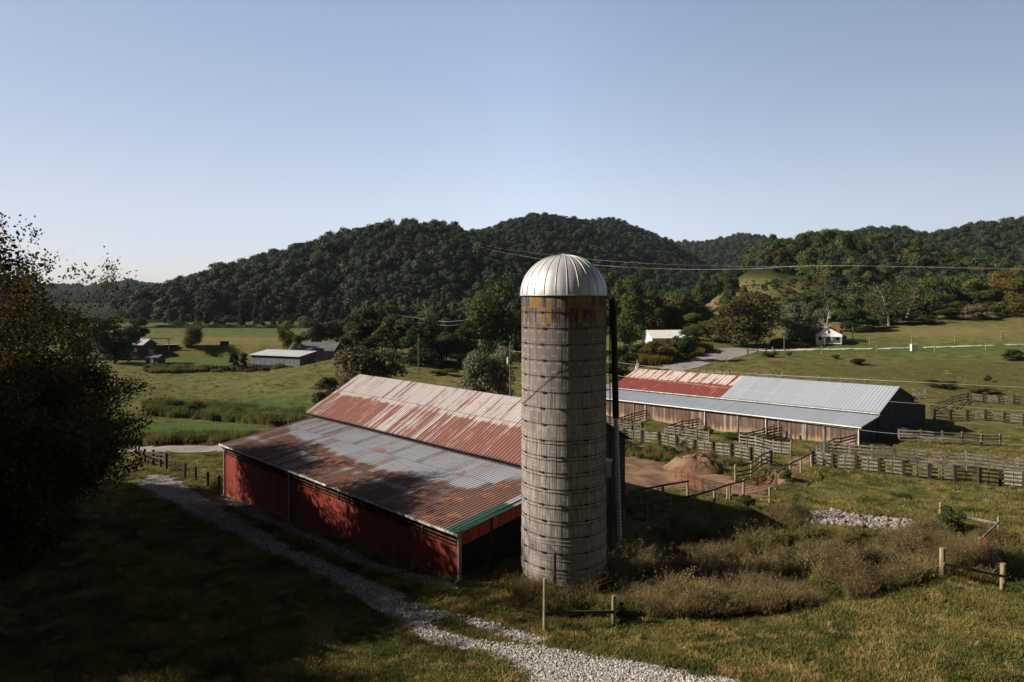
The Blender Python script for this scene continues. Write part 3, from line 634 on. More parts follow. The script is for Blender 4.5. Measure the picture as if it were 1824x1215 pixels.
for k in range(11):
    u = .35+k*(LB-.8)/10; mb = MB(); x, y = b1(u, .40); mb.box((x, y, (ZE-.05+g1(u, .4)-.4)/2), (.16, .16, ZE-.05-g1(u, .4)+.4), math.atan2(U1[1], U1[0]))
    pl(mb.build('wall_post', M['post_tan'] if k == 0 else M['red_board']))
    if k:
        mb = MB(); x, y = b1(u, .27); mb.box((x, y, ZE-.44), (.13, .05, .76), math.atan2(U1[1], U1[0])); pl(mb.build('batten', M['red_board']))
mb = MB()
gpt = [b1v(-.02+(LB+.1)*k/40, -.07, ZE-.05+.010*math.sin(k*1.3)) for k in range(41)]
for a, b in zip(gpt[:-1], gpt[1:]):
    mb.bar(a, b, .012, .12); o_ = Vector((W1[0], W1[1], 0))*.12; mb.bar(a+o_, b+o_, .012, .12); mb.bar(a+o_*.5+Vector((0, 0, -.06)), b+o_*.5+Vector((0, 0, -.06)), .13, .012)
pl(mb.build('gutter', M['dirty_white']))
for u, mt in ((LB-.35, 'dirty_white'), (18.2, 'dirty_white'), (.12, 'galv')):
    mb = MB(); x, y = b1(u, .18); zb = g1(u, .18)
    mb.tube(b1v(u, -.02, ZE-.12), (x, y, ZE-.38), .055); mb.tube((x, y, ZE-.36), (x, y, zb+.12), .055); mb.tube((x, y, zb+.14), b1v(u, -.12, zb+.02), .055)
    pl(mb.build('downspout', M[mt]))
# near end of the lean-to: red band under the roof edge, open below
zr = lambda w: ZE+(ZB-ZE)*w/WB
pl(wallp('gable_band', b1v(.3, .3, 0), b1v(.3, WB, 0), [(t, zr(t*WB)-.06, zr(t*WB)-.85) for t in (0, .5, 1)], .05, M['red_band'], None, U1))
pl(wallp('shade_panel', b1v(1.5, .4, 0), b1v(1.5, WB, 0), [(t, zr(t*WB)-.08, -1.2) for t in (0, .5, 1)], .05, M['dark_in'], None, U1))  # added near-black panel, gives the open end its deep shade
mb = MB(); mb.bar(b1v(.27, .25, ZE-.02), b1v(.27, WB, ZB-.02), .05, .14); pl(mb.build('barge_board', M['red_band']))
for w_ in (2.6, 5.3, 8.0):
    mb = MB(); x, y = b1(.35, w_); mb.box((x, y, zr(w_)/2-.4), (.2, .2, zr(w_)+.8-.2)); pl(mb.build('wall_post', M['post_dark']))
pl(wallp('far_wall', b1v(LB-.3, .3, 0), b1v(LB-.3, WB, 0), [(t, zr(t*WB)-.05, -2.5) for t in (0, .5, 1)], .06, M['red_board'], None, (-U1[0], -U1[1])))
GZ = lambda w: ZB+.36+(6.9-ZB-.4)*(1-abs(w-13.2)/5.3)
for u, nm, dr in ((3.0, 'near_gable', U1), (LB-.1, 'far_gable', (-U1[0], -U1[1]))):
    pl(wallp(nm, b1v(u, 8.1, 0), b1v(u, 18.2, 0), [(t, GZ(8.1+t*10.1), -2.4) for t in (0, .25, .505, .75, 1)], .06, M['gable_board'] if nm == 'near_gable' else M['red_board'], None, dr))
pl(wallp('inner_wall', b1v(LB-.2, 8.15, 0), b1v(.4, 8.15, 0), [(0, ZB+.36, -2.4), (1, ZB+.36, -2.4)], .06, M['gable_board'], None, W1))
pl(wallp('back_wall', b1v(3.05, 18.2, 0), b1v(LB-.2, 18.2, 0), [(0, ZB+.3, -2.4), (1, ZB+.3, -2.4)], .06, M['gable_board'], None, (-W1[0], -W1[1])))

# ---- brown barn across the yard
O2 = (38.36, 75.0); U2 = (-.669, .744); W2 = (.744, .669); DZ2 = -.0223; L2 = 39.5
def b2(u, w): return O2[0]+U2[0]*u+W2[0]*w, O2[1]+U2[1]*u+W2[1]*w
def b2v(u, w, z): x, y = b2(u, w); return Vector((x, y, z+DZ2*u))
barn2 = empty('brown_barn', b2v(0, 0, -2.2), 0, 'long brown board barn with grey and red tin roof behind the stock pens', 'barn'); bpy.context.view_layer.update()
p2 = lambda o: under(barn2, o)
ZE2, ZB2 = -.05, .66
p2(ribbed('lower_roof', b2, 0, L2, 0, ZE2, 5.75, ZB2, M['roof2_grey'], None, .42, .045, lambda s, t, U: .12+.45*sstep(s, .45, .6)*sstep(t, .84, 1.), None, DZ2, 14))
p2(ribbed('grey_upper_roof', b2, 0, 20.5, 5.2, ZB2+.22, 11.7, 3.37, M['roof2_grey'], None, .42, .05, lambda s, t, U: np.full(U.shape, .10), None, DZ2, 14))
p2(ribbed('red_upper_roof', b2, 20.5, L2+.3, 5.2, ZB2+.22, 11.7, 3.36, M['roof2_red'], None, .62, .06, lambda s, t, U: .20+.85*sstep(t, .56, .52), None, DZ2, 14))
p2(ribbed('back_roof', b2, 0, L2+.3, 18.2, 1.15, 11.7, 3.35, M['roof2_grey'], None, .62, .05, lambda s, t, U: np.full(U.shape, .10), None, DZ2, 6))
p2(ribbed('back_lower_roof', b2, .4, L2, 22.2, .15, 17.8, .95, M['roof2_grey'], None, .62, .05, lambda s, t, U: np.full(U.shape, .10), None, DZ2, 4))
g2 = lambda u, w: hz(*b2(u, w))
p2(wallp('front_wall', b2v(L2-.3, .35, 0)-Vector((0, 0, DZ2*(L2-.3))), b2v(.3, .35, 0)-Vector((0, 0, DZ2*.3)), [(k/16, ZE2-.12+DZ2*(L2-.3-k/16*(L2-.6)), g2(L2-.3-k/16*(L2-.6), .35)-.15) for k in range(17)], .06, M['brown_board'], None, W2))
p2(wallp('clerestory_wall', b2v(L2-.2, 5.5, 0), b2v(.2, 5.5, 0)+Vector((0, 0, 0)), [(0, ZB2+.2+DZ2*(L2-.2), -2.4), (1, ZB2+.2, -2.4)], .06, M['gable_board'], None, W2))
gz2 = [(0, ZE2-.05), (5.4, ZB2-.04), (5.45, ZB2+.25), (11.35, 3.28), (17.4, 1.25), (17.45, .85), (21.6, .2)]
for u, nm, dr in ((.35, 'near_gable', U2), (L2-.2, 'far_gable', (-U2[0], -U2[1]))):
    A_, B_ = b2v(u, .35, 0), b2v(u, 21.95, 0); A_.z = B_.z = 0
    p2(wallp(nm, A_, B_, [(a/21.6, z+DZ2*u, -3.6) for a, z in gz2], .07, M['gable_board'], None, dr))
mb = MB(); mb.bar(b2v(-.05, -.06, ZE2-.05), b2v(L2, -.06, ZE2-.05), .13, .13); p2(mb.build('gutter', M['white']))
mb = MB(); mb.bar(b2v(-.05, 5.15, ZB2+.17), b2v(L2+.3, 5.15, ZB2+.17), .05, .12); p2(mb.build('fascia', M['dirty_white']))
for u in (.35, 11.2, 19.7, 29.3):
    mb = MB(); q = b2v(u, .22, ZE2-.1); zb = hz(q.x, q.y); mb.tube(q, (q.x, q.y, zb), .06); p2(mb.build('downspout', M['white']))
for u in (4.2, 6.3, 9.6, 15, 31.4):
    mb = MB(); q = b2v(u, .30, 0); zb = hz(q.x, q.y); zt = ZE2-.15+DZ2*u; mb.box((q.x, q.y, (zt+zb)/2), (.2, .12, zt-zb), math.atan2(U2[1], U2[0])); p2(mb.build('wall_post', M['rail_grey']))
mb = MB(); q = b2v(L2+.1, 11.7, 3.3); mb.box(q+Vector((0, 0, .25)), (.5, .5, .5)); mb.tube(q, q+Vector((0, 0, 1.5)), .06, .03); mb.box(q+Vector((.15, 0, .75)), (.35, .04, .5)); p2(mb.build('roof_vent', M['white']))

# ---- silo
SX, SY, SR, ST, SB = 2.62, 34.6, 2.135, 14.3, -.6
silo = empty('silo', (SX, SY, 0), 0, 'tall grey concrete stave silo with ribbed aluminium dome beside the red barn', 'silo')
prof = [(0, -.006, 1), (.05, 0, .12), (.27, .002, 0), (.32, -.003, .8), (.37, .002, 0), (.60, .002, 0), (.65, -.003, .8), (.70, .001, 0), (.95, 0, .12)]
NS = 52; rows = np.linspace(SB, ST, 60); V = []; S = []; Gv = []
for z in rows:
    for k in range(NS):
        for f, dr, g in prof:
            a = 2*math.pi*(k+f)/NS; r = SR+dr+.006*math.sin(k*2.7+z*.8); V.append((r*math.cos(a), r*math.sin(a), z)); S.append((k+f, z, 0)); Gv.append(g)
m_ = NS*len(prof); Fq = [(j*m_+i, j*m_+(i+1) % m_, (j+1)*m_+(i+1) % m_, (j+1)*m_+i) for j in range(len(rows)-1) for i in range(m_)]
link('stave_wall', npmesh('stave_wall', V, Fq, [M['stave']], attrs={'st': S, 'groove': Gv}), silo)
def ring(name, z, r, rad, mat, parent, tilt=0.0, n=72):
    V = []; 
    for i in range(n):
        a = 2*math.pi*i/n
        for k in range(6):
            b = 2*math.pi*k/6; rr = r+rad*math.cos(b); V.append((rr*math.cos(a), rr*math.sin(a), z+rad*math.sin(b)+tilt*math.cos(a+z)))
    Fq = [(i*6+k, ((i+1) % n)*6+k, ((i+1) % n)*6+(k+1) % 6, i*6+(k+1) % 6) for i in range(n) for k in range(6)]
    return link(name, npmesh(name, V, Fq, [mat], smooth=True), parent)
rr_ = random.Random(4)
for k in range(19):
    z = ST-.80-.768*k; h = ring('hoop', z, SR+.012, .015, M['dark_steel'], silo, .01)
    ex = [] if k < 8 else ([.17] if k < 14 else [.17, .34])
    for e in ex: ring('hoop', z-e, SR+.014, .014, M['dark_steel'] if k < 14 else M['galv'], silo, .01)
    for a in (R_(236+3*(k % 2)), R_(262+5*(k % 3)), R_(296), R_(205)):
        lug = MB(); lug.box(((SR+.03)*math.cos(a), (SR+.03)*math.sin(a), z), (.05, .20, .07), a); lug.build('lug', M['dark_steel'], h)
# dome
nr = 24; pr = []
for i in range(15):
    t = i/14; ang = t*math.pi/2; pr.append(((SR+.05)*math.cos(ang)**.92 if i < 14 else .0, 2.02*math.sin(ang)**1.02+.04*t))
mb = MB(); V = []; Fq = []; sub = 4
for i, (r, z) in enumerate(pr):
    for k in range(nr*sub):
        a = 2*math.pi*k/(nr*sub); bulge = (1+.012*math.sin(math.pi*((k % sub)/sub))) if r > .3 else 1
        V.append((max(r, .01)*bulge*math.cos(a), max(r, .01)*bulge*math.sin(a), ST+z))
m_ = nr*sub; Fq = [(j*m_+i, j*m_+(i+1) % m_, (j+1)*m_+(i+1) % m_, (j+1)*m_+i) for j in range(len(pr)-1) for i in range(m_)]
dm = link('dome', npmesh('dome', V, Fq, [M['dome']], smooth=True), silo)
mb = MB()
for k in range(nr):
    a = 2*math.pi*k/nr
    for (r0, z0_), (r1, z1_) in zip(pr[:-2], pr[1:-1]): mb.tube(((r0+.012)*math.cos(a), (r0+.012)*math.sin(a), ST+z0_), ((r1+.012)*math.cos(a), (r1+.012)*math.sin(a), ST+z1_), .020, n=5, cap=False)
mb.build('dome_seams', M['dome'], dm)
ring('dome_rim', ST, SR+.06, .035, M['galv'], dm)
mb = MB(); mb.tube((0, 0, ST+1.98), (0, 0, ST+2.12), .34, .06, 16); mb.build('dome_cap', M['dome'], dm)
# hatch in the foot, side box, pipe, chute ladder
a = R_(352); mb = MB(); mb.box(((SR+.12)*math.cos(a), (SR+.12)*math.sin(a), 5.6), (.25, .5, .75), a); mb.box(((SR+.12)*math.cos(a), (SR+.12)*math.sin(a), 6.02), (.35, .6, .06), a); mb.build('side_box', M['galv'], silo)
pp = [Vector((x-SX, y-SY, z)) for x, y, z in ((4.60, 34.3, 14.25), (4.85, 34.2, 14.30), (5.02, 34.15, 14.05), (5.07, 34.1, 13.6), (5.18, 34.05, 8.2))]
mb = MB()
for i in range(4): mb.tube(pp[i], pp[i+1], .15 if i < 3 else .16, n=12)
mb.build('filling_pipe', M['black_pipe'], silo)
mb = MB(); mb.tube(pp[0]+Vector((-.05, -.1, .12)), pp[2]+Vector((0, -.03, .12)), .17, n=12); mb.build('pipe_elbow', M['galv'], silo)
q0, q1 = Vector((5.18-SX, 34.05-SY, 8.25)), Vector((5.36-SX, 34.0-SY, 2.1)); mb = MB()
for i in range(36):
    a0 = q0.lerp(q1, i/36); a1 = q0.lerp(q1, (i+1)/36); am = a0.lerp(a1, .5); mb.tube(a0, am, .105, .135, 10, cap=False); mb.tube(am, a1, .135, .105, 10, cap=False)
mb.build('corrugated_hose', M['galv'], silo)
mb = MB()
for s in (-.16, .16): mb.tube((SR+.16, s-.35, 1.5), (SR+.16, s-.35, ST-.3), .016, n=5)
for i in range(40): mb.tube((SR+.16, -.51, 1.7+i*.31), (SR+.16, -.19, 1.7+i*.31), .012, n=4)
mb.build('ladder', M['dark_steel'], silo)
mb = MB()
pc = [(R_(258-95*t), 8.0+3.1*t**1.1-1.0*math.sin(t*3.1)*.5+ .5*t) for t in [i/24 for i in range(25)]]
pc = [(R_(198+80*t), 8.95+2.5*t**1.25) for t in [i/24 for i in range(25)]]
for (a0, z0_), (a1, z1_) in zip(pc[:-1], pc[1:]): mb.tube(((SR+.03)*math.cos(a0), (SR+.03)*math.sin(a0), z0_), ((SR+.03)*math.cos(a1), (SR+.03)*math.sin(a1), z1_), .012, n=4, cap=False)
mb.build('wire_shadow', M['dark_steel'], silo)  # dark strand stands in for the shadow of an overhead wire
for b_ in (barn, barn2): pass

# ---- small far buildings
def house(name, base, W_, D_, H_, rise, rz, wall, roof, label, cat, extras=None, ov=.3, ridge='x', dark_end=None):
    g = G(*base) if not isinstance(base, Vector) else base
    e = empty(name, g, rz, label, cat); mb = MB(); hw, hd = W_/2, D_/2
    # ridge runs along x; gable ends at +-x
    V = [(-hw, -hd, -.5), (hw, -hd, -.5), (hw, hd, -.5), (-hw, hd, -.5), (-hw, -hd, H_), (hw, -hd, H_), (hw, hd, H_), (-hw, hd, H_), (-hw, 0, H_+rise), (hw, 0, H_+rise)]
    mb.add(V, [(0, 1, 5, 4), (2, 3, 7, 6), (1, 2, 6, 9, 5), (3, 0, 4, 8, 7)]); mb.build('wall', wall, e)
    for s in (-1, 1):
        mb = MB(); sl2 = rise/hd; a = Vector((-hw-ov, s*(hd+ov), H_-ov*sl2+.04)); b = Vector((hw+ov, s*(hd+ov), H_-ov*sl2+.04)); c = Vector((hw+ov, 0, H_+rise+.05)); d = Vector((-hw-ov, 0, H_+rise+.05)); u = Vector((0, 0, .10))
        mb.hexa([a, b, c, d, a+u, b+u, c+u, d+u]); mb.build('roof', roof, e)
    if extras: extras(e, hw, hd, H_, rise)
    return e
def part_box(e, name, c, d, mat, rz=0):
    mb = MB(); mb.box(c, d, rz); return mb.build(name, mat, e)
def ex_white(e, hw, hd, H, rise):
    # porch on the gable end facing -x (towards the viewer after rotation)
    part_box(e, 'porch_floor', (-hw-1.1, 0, .25), (2.2, 2*hd-.4, .2), M['white'])
    mb = MB(); mb.hexa([Vector(v) for v in ((-hw-2.3, -hd, H-.55), (-hw, -hd, H-.25), (-hw, hd, H-.25), (-hw-2.3, hd, H-.55), (-hw-2.3, -hd, H-.45), (-hw, -hd, H-.12), (-hw, hd, H-.12), (-hw-2.3, hd, H-.45))]); mb.build('porch_roof', M['white'], e)
    for y in (-hd+.3, -.8, 1.2, hd-.3): part_box(e, 'porch_post', (-hw-2.1, y, (H-.3)/2), (.16, .16, H-.4), M['white'])
    for y in (-2.3, 2.3):
        w_ = part_box(e, 'window', (-hw-.02, y, 1.6), (.08, 1.1, 1.3), M['white']); part_box(e, 'pane', (-hw-.05, y, 1.6), (.06, .9, 1.1), M['dark_in']).parent = w_
    part_box(e, 'door', (-hw-.03, .2, 1.25), (.08, .95, 2.0), M['brown_roof'])
    w_ = part_box(e, 'window', (-hw-.02, 0, H+.75), (.08, .8, 1.1), M['white']); part_box(e, 'pane', (-hw-.05, 0, H+.75), (.06, .6, .9), M['dark_in']).parent = w_
    part_box(e, 'chimney', (1.0, -2.4, H+rise*.8), (.8, .8, 2.1), M['brick'])
    part_box(e, 'side_wing', (1.5, -hd-.6, 1.1), (4, 1.2, 2.2), M['grey_board'])
house('white_farmhouse', (1477, 611), 8, 7.0, 2.7, 1.9, R_(64), M['white'], M['brown_roof'], 'small white gabled farmhouse with brick chimney beside the far lane', 'house', ex_white)
def ex_shed(e, hw, hd, H, rise): part_box(e, 'door', (0, -hd-.03, 1.0), (1.8, .08, 2.0), M['dark_in'])
house('outbuilding', (1437, 606), 7, 5, 2.6, 1.0, R_(-28), M['grey_board'], M['grey_roof'], 'weathered grey outbuilding left of the white farmhouse', 'shed', ex_shed)
house('ruined_shed', (1411, 609), 4.2, 3, 1.8, .7, R_(5), M['rail_grey'], M['brown_roof'], 'low tumbledown shed under the willow left of the farmhouse', 'shed', ex_shed)
house('white_roofed_house', (1188, 626), 11, 8, 3.8, 1.8, R_(8), M['white'], M['white'], 'white roofed house half hidden by trees beyond the curving road', 'house', ex_shed)
house('dark_lean_to', (1285, 611), 6, 3, 1.9, .5, 0, M['dark_in'], M['grey_roof'], 'low dark open shed under the trees at the road bend', 'shed', ex_shed)
def ex_long(e, hw, hd, H, rise):
    for k in range(5): part_box(e, 'wall_post', (-hw+.6+k*(2*hw-1.2)/4, -hd-.06, H/2), (.2, .1, H), M['grey_board'])
def lean(name, A, B, D_, hf, hb, wall, roof, label, cat, gable=None):
    """mono-pitch shed whose long front runs from A to B (photo pixels)"""
    a, b = G(*A), G(*B); d = (b-a); d.z = 0; L = d.length; rz = math.atan2(d.y, d.x); z = min(a.z, b.z)
    e = empty(name, ((a+b)/2).to_3d(), rz, label, cat); e.location.z = max(a.z, b.z)+.35; hw = L/2
    mb = MB(); mb.add([(-hw, 0, -.5), (hw, 0, -.5), (hw, D_, -.5), (-hw, D_, -.5), (-hw, 0, hf), (hw, 0, hf), (hw, D_, hb), (-hw, D_, hb)], [(0, 1, 5, 4), (1, 2, 6, 5), (2, 3, 7, 6), (3, 0, 4, 7)]); mb.build('wall', wall, e)
    sl2 = (hb-hf)/D_; mb = MB(); mb.hexa([Vector(v) for v in ((-hw-.3, -.4, hf-.4*sl2+.03), (hw+.3, -.4, hf-.4*sl2+.03), (hw+.3, D_+.2, hb+.2*sl2+.03), (-hw-.3, D_+.2, hb+.2*sl2+.03), (-hw-.3, -.4, hf-.4*sl2+.12), (hw+.3, -.4, hf-.4*sl2+.12), (hw+.3, D_+.2, hb+.2*sl2+.12), (-hw-.3, D_+.2, hb+.2*sl2+.12))]); mb.build('roof', roof, e)
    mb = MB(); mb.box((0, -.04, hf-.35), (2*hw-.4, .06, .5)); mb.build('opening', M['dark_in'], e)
    return e
lean('low_shed', (447, 655), (534, 652), 6, 1.9, 2.7, M['grey_board'], M['pale_roof'], 'long low shed with pale metal roof at the edge of the knoll', 'shed')
e = house('grey_roofed_barn', P(564, 638, 182), 12, 9, 2.3, 1.8, R_(-3), M['grey_board'], M['grey_roof'], 'grey roofed barn behind the low pale shed', 'barn', ex_long)
house('brick_house', (240, 633), 9, 7, 3.2, 1.5, R_(-4), M['dark_brick'], M['pale_roof'], 'brick house with pale metal roof at the far left field edge', 'house', lambda e, hw, hd, H, r: [part_box(e, 'window', (x, -hd-.03, 1.8), (1.0, .08, 1.1), M['white']) for x in (-2.5, 2.5)]+[part_box(e, 'window', (hw+.03, 0, 1.8), (.08, 1.1, 1.1), M['grey_board'])])
house('red_shed', (277, 650), 3.4, 3, 2.0, .5, R_(-8), M['red_board'], M['grey_roof'], 'tiny red shed with white trim below the brick house', 'shed', lambda e, hw, hd, H, r: part_box(e, 'door', (0, -hd-.03, .95), (.9, .08, 1.8), M['white']))
def small(name, base, d, mat, label, cat, lid=None):
    g = G(*base); e = empty(name, g, .2, label, cat); part_box(e, 'body', (0, 0, d[2]/2), d, mat); part_box(e, 'lid', (0, 0, d[2]+.05), (d[0]+.15, d[1]+.15, .1), lid or mat); return e
small('water_tank', (267, 633), (2.0, 1.8, 1.6), M['white'], 'white boxy water tank beside the brick house', 'tank')
small('round_feeder', (400, 615), (2.2, 1.4, 1.1), M['dark_in'], 'dark cattle shelter box on the far left pasture', 'shelter', M['grey_roof'])
small('field_trough', (336, 617), (1.6, 1.0, .9), M['dark_in'], 'little dark trough with pale lid under the bare tree', 'trough', M['dirty_white'])
small('parked_trailer', (303, 619), (3.4, 1.4, .8), M['dark_in'], 'dark low trailer parked in the far left pasture', 'trailer', M['dirty_white'])
small('white_panel_box', (1628, 625), (1.9, .6, 1.7), M['white'], 'white square box standing beside the pale farm lane', 'box')

# ============================================================ poles and wires
def pole(px, Y, top, label, base=None, r=.13, arm=0.0, can=None, lean_=0):
    g = G(px, base) if base else Vector(((px-CX)/F*Y, Y, hz((px-CX)/F*Y, Y))); zt = CH-(top-HY)/F*g.y
    e = empty('utility_pole', g, 0, label, 'utility pole'); H = zt-g.z; mb = MB(); mb.tube((0, 0, -.5), (lean_, 0, H), r, r*.72, 8); mb.build('shaft', M['pole'], e)
    if arm: mb = MB(); mb.box((0, -.1, H-.25), (arm, .1, .12)); mb.build('crossarm', M['pole'], e)
    for cz in (can or []): mb = MB(); mb.tube((-.28, -.1, H-cz-.8), (-.28, -.1, H-cz), .2, n=10); mb.box((-.1, -.05, H-cz-.3), (.3, .06, .06)); mb.build('transformer', M['dirty_white'], e)
    mb = MB(); mb.tube((.0, -.02, H), (0, -.02, H+.16), .04, n=6); mb.build('insulator', M['dirty_white'], e)
    return e, Vector((g.x+lean_, g.y, zt))
pA = pole(909, 92, 610, 'utility pole with transformer rising just left of the silo', r=.12, can=[2.0])
pB = pole(745.5, 145, 595, 'bare wooden pole standing on the grass slope behind the red barn', base=665, r=.14, arm=.9)
pC = pole(836, 205, 567, 'utility pole with a transformer near the dark tree line', r=.18, can=[1.5], arm=1.2)
pD = pole(301, 0, 603, 'small dark pole in the far left pasture', base=626, r=.16, arm=1.6)
pE = pole(1397, 0, 583, 'tall pole by the pasture lane left of the farmhouse', base=628, r=.16)
pF = pole(1519, 0, 583, 'slim white pole right of the white farmhouse', base=607, r=.15)
pG = pole(1384, 0, 580, 'pole with pale cap in the shade of the grey willow', base=607, r=.12)
pH = pole(841, 560, 428, 'distant pole on the wooded hill where the bright line ends', r=.2, arm=3)
pX = pole(2010, 66, 480, 'tall utility pole at the right end of the wires', r=.15, arm=2.2)
pY = pole(2060, 48, 640, 'service pole outside the right end of the low wires', r=.13)
def wire(pts, label, r=.02, n=24):
    """smooth wire through points given as (column, row, distance)"""
    W_ = [P(*p) for p in pts]; ts = np.arange(len(W_)); out = []
    for i in range(len(W_)-1):
        p0 = W_[max(i-1, 0)]; p1, p2_ = W_[i], W_[i+1]; p3 = W_[min(i+2, len(W_)-1)]
        for k in range(n):
            t = k/n; out.append(.5*((2*p1)+(p2_-p0)*t+(2*p0-5*p1+4*p2_-p3)*t*t+(3*p1-p0-3*p2_+p3)*t**3))
    out.append(W_[-1]); mb = MB()
    for a, b in zip(out[:-1], out[1:]): mb.tube(a, b, r, n=5, cap=False)
    return tag(mb.build('wire', M['wire']), label, 'wire', 'overhead wires')
wire([(838, 434, 560), (880, 446, 240), (930, 456, 130), (1050, 471, 96), (1190, 479, 88), (1330, 479, 81), (1480, 473, 74), (1824, 480, 68), (2010, 480, 66)], 'bright power line passing behind the dome and over the hills', .010)
wire([(845, 432, 560), (880, 440, 240), (930, 448, 130), (1100, 466, 100), (1300, 474, 90), (1560, 474, 78), (2010, 482, 66)], 'faint upper power line running just above the bright one', .006)
wire([(909, 625, 92), (1000, 634, 86), (1083, 643, 80), (1160, 653, 74), (1270, 661, 70), (1380, 668, 66), (1600, 679, 57), (1824, 690, 52), (2060, 700, 48)], 'low wire crossing just above the ridge of the brown barn', .010)
wire([(909, 645, 92), (1083, 667, 80), (1115, 671, 78), (1250, 686, 70), (1380, 700, 64), (1580, 715, 57), (1824, 732, 52), (2060, 745, 48)], 'low wire crossing over the tin roof of the brown barn', .009)
wire([(909, 680, 92), (1100, 705, 80), (1300, 735, 70), (1526, 765, 61), (1600, 773, 58), (1824, 793, 52), (2060, 810, 48)], 'lowest wire crossing in front of the dark gable', .007)
wire([(700, 560, 215), (768, 570, 210), (800, 573, 207), (836, 569, 205)], 'slack upper wire left of the transformer pole', .04)
wire([(700, 572, 215), (768, 577, 210), (800, 580, 207), (836, 574, 205)], 'slack lower wire left of the transformer pole', .03)

# ============================================================ fences and gates
def fence(name, label, cat, pts, h, npost, rails, post='post_dark', rail='rail_grey', pw=.2, rd=(.04, .14), stiles=0, group=None, round_=False, over=.08, jag=.03, first=True):
    W_ = [G(*p) for p in pts] if not isinstance(pts[0], Vector) else pts
    seg = [(W_[i+1]-W_[i]).length for i in range(len(W_)-1)]; tot = sum(seg)
    def at(s):
        s = max(0, min(s, tot-1e-6)); i = 0
        while s > seg[i]: s -= seg[i]; i += 1
        q = W_[i].lerp(W_[i+1], s/seg[i]); q.z = hz(q.x, q.y); return q
    rr = random.Random(len(label)*7+npost); e = empty(name, at(0), 0, label, cat, group); o = at(0)
    stn = [at(tot*i/(npost-1)) for i in range(npost)]
    for i, q in enumerate(stn):
        mb = MB(); p = q-o; hh = h*(1+over)+rr.uniform(-.05, .08); tl = Vector((rr.uniform(-.04, .04), rr.uniform(-.04, .04), 0))
        if round_: mb.tube(p-Vector((0, 0, .3)), p+tl+Vector((0, 0, hh)), pw/2, pw/2*.92, 9)
        else:
            dr = (stn[min(i+1, npost-1)]-stn[max(i-1, 0)]); mb.bar(p-Vector((0, 0, .3)), p+tl+Vector((0, 0, hh)), pw, pw*.8, up=Vector((dr.x, dr.y, 0)).normalized())
        mb.build('post', M[post], e)
    for z in rails:
        mb = MB()
        for i in range(npost-1):
            a, b = stn[i]-o, stn[i+1]-o; d = (b-a).normalized(); sd_ = Vector((d.y, -d.x, 0))*(pw*.5+.02)*((-1 if pw >= .26 else 1) if not round_ else .6); j0, j1 = rr.uniform(-jag, jag), rr.uniform(-jag, jag)
            mb.bar(a+sd_+Vector((0, 0, z+j0))-d*.06, b+sd_+Vector((0, 0, z+j1))+d*.05, rd[0], rd[1])
        mb.build('rail', M[rail], e)
    if stiles:
        for i in range(npost-1):
            for k in range(stiles):
                q = stn[i].lerp(stn[i+1], (k+1)/(stiles+1))-o; d = (stn[i+1]-stn[i]).normalized(); sd_ = Vector((d.y, -d.x, 0))*(pw*.5+.06)*(-.7 if pw >= .26 else 1); mb = MB()
                mb.bar(q+sd_-Vector((0, 0, .05)), q+sd_+Vector((0, 0, max(rails)+.1)), .12, .035, up=d); mb.build('stile', M[rail], e)
    return e
BF = 'grey board fences of the stock pens'; R4 = (.28, .62, .96, 1.30); R3 = (.35, .75, 1.15)
fence('board_fence', 'long grey board fence along the back of the dirt yard', 'fence', [(1078, 782), (1126, 789), (1254, 810), (1373, 830)], 1.35, 10, R4, stiles=1, group=BF, pw=.26)
fence('board_fence', 'short grey board fence behind the pipe and right of the silo', 'fence', [(1082, 764), (1141, 771)], 1.35, 3, R4, 'rail_grey', group=BF, pw=.16, stiles=1)
fence('board_fence', 'middle grey board pen panel in front of the brown wall', 'fence', [(1184, 778), (1263, 790)], 1.4, 3, R4, 'rail_grey', group=BF, pw=.16, stiles=1)
fence('board_fence', 'grey board pen panel just left of the dirt lane', 'fence', [(1318, 796), (1409, 812)], 1.4, 4, R4, 'rail_grey', group=BF, pw=.16, stiles=1)
fence('board_fence', 'dark slanting pen divider nearest the silo', 'fence', [(1100, 763), (1126, 754), (1152, 747)], 1.3, 4, R4, 'rail_dark', 'rail_dark', group=BF, pw=.16, stiles=1)  # this and the next three: backlit shade put into dark boards
fence('board_fence', 'dark slanting pen divider meeting the second downspout', 'fence', [(1187, 778), (1220, 768), (1254, 761)], 1.35, 5, R4, 'rail_dark', 'rail_dark', group=BF, pw=.16)
fence('board_fence', 'dark slanting pen divider left of the dirt lane', 'fence', [(1318, 796), (1350, 788), (1378, 778)], 1.35, 4, R4, 'rail_dark', 'rail_dark', group=BF, pw=.16)
fence('board_fence', 'little dark loading chute fence against the brown wall', 'fence', [(1365, 786), (1392, 781)], 1.5, 3, R4, 'rail_dark', 'rail_dark', group=BF, pw=.16)
fence('board_fence', 'long heavy grey board fence running to the right edge', 'fence', [(1447, 829), (1478, 835), (1595, 848), (1728, 861), (1782, 866), (1870, 876)], 1.35, 11, R4, stiles=1, group=BF, pw=.28)
fence('board_fence', 'second grey board fence just behind the long heavy one', 'fence', [(1474, 811), (1545, 818), (1625, 824), (1709, 832), (1860, 846)], 1.40, 10, R4, 'rail_grey', stiles=0, group=BF, pw=.20)
fence('board_fence', 'dark board fence slanting up to the corner of the brown barn', 'fence', [(1470, 812), (1500, 801), (1524, 795)], 1.35, 4, R4, 'rail_dark', 'rail_dark', group=BF, pw=.16)  # seen backlit; its shade is put into the dark board colour
fence('board_fence', 'free standing five bay grey board fence right of the dark gable', 'fence', [(1601, 787), (1690, 792), (1782, 797)], 1.35, 6, R4, 'rail_grey', group=BF, pw=.20)
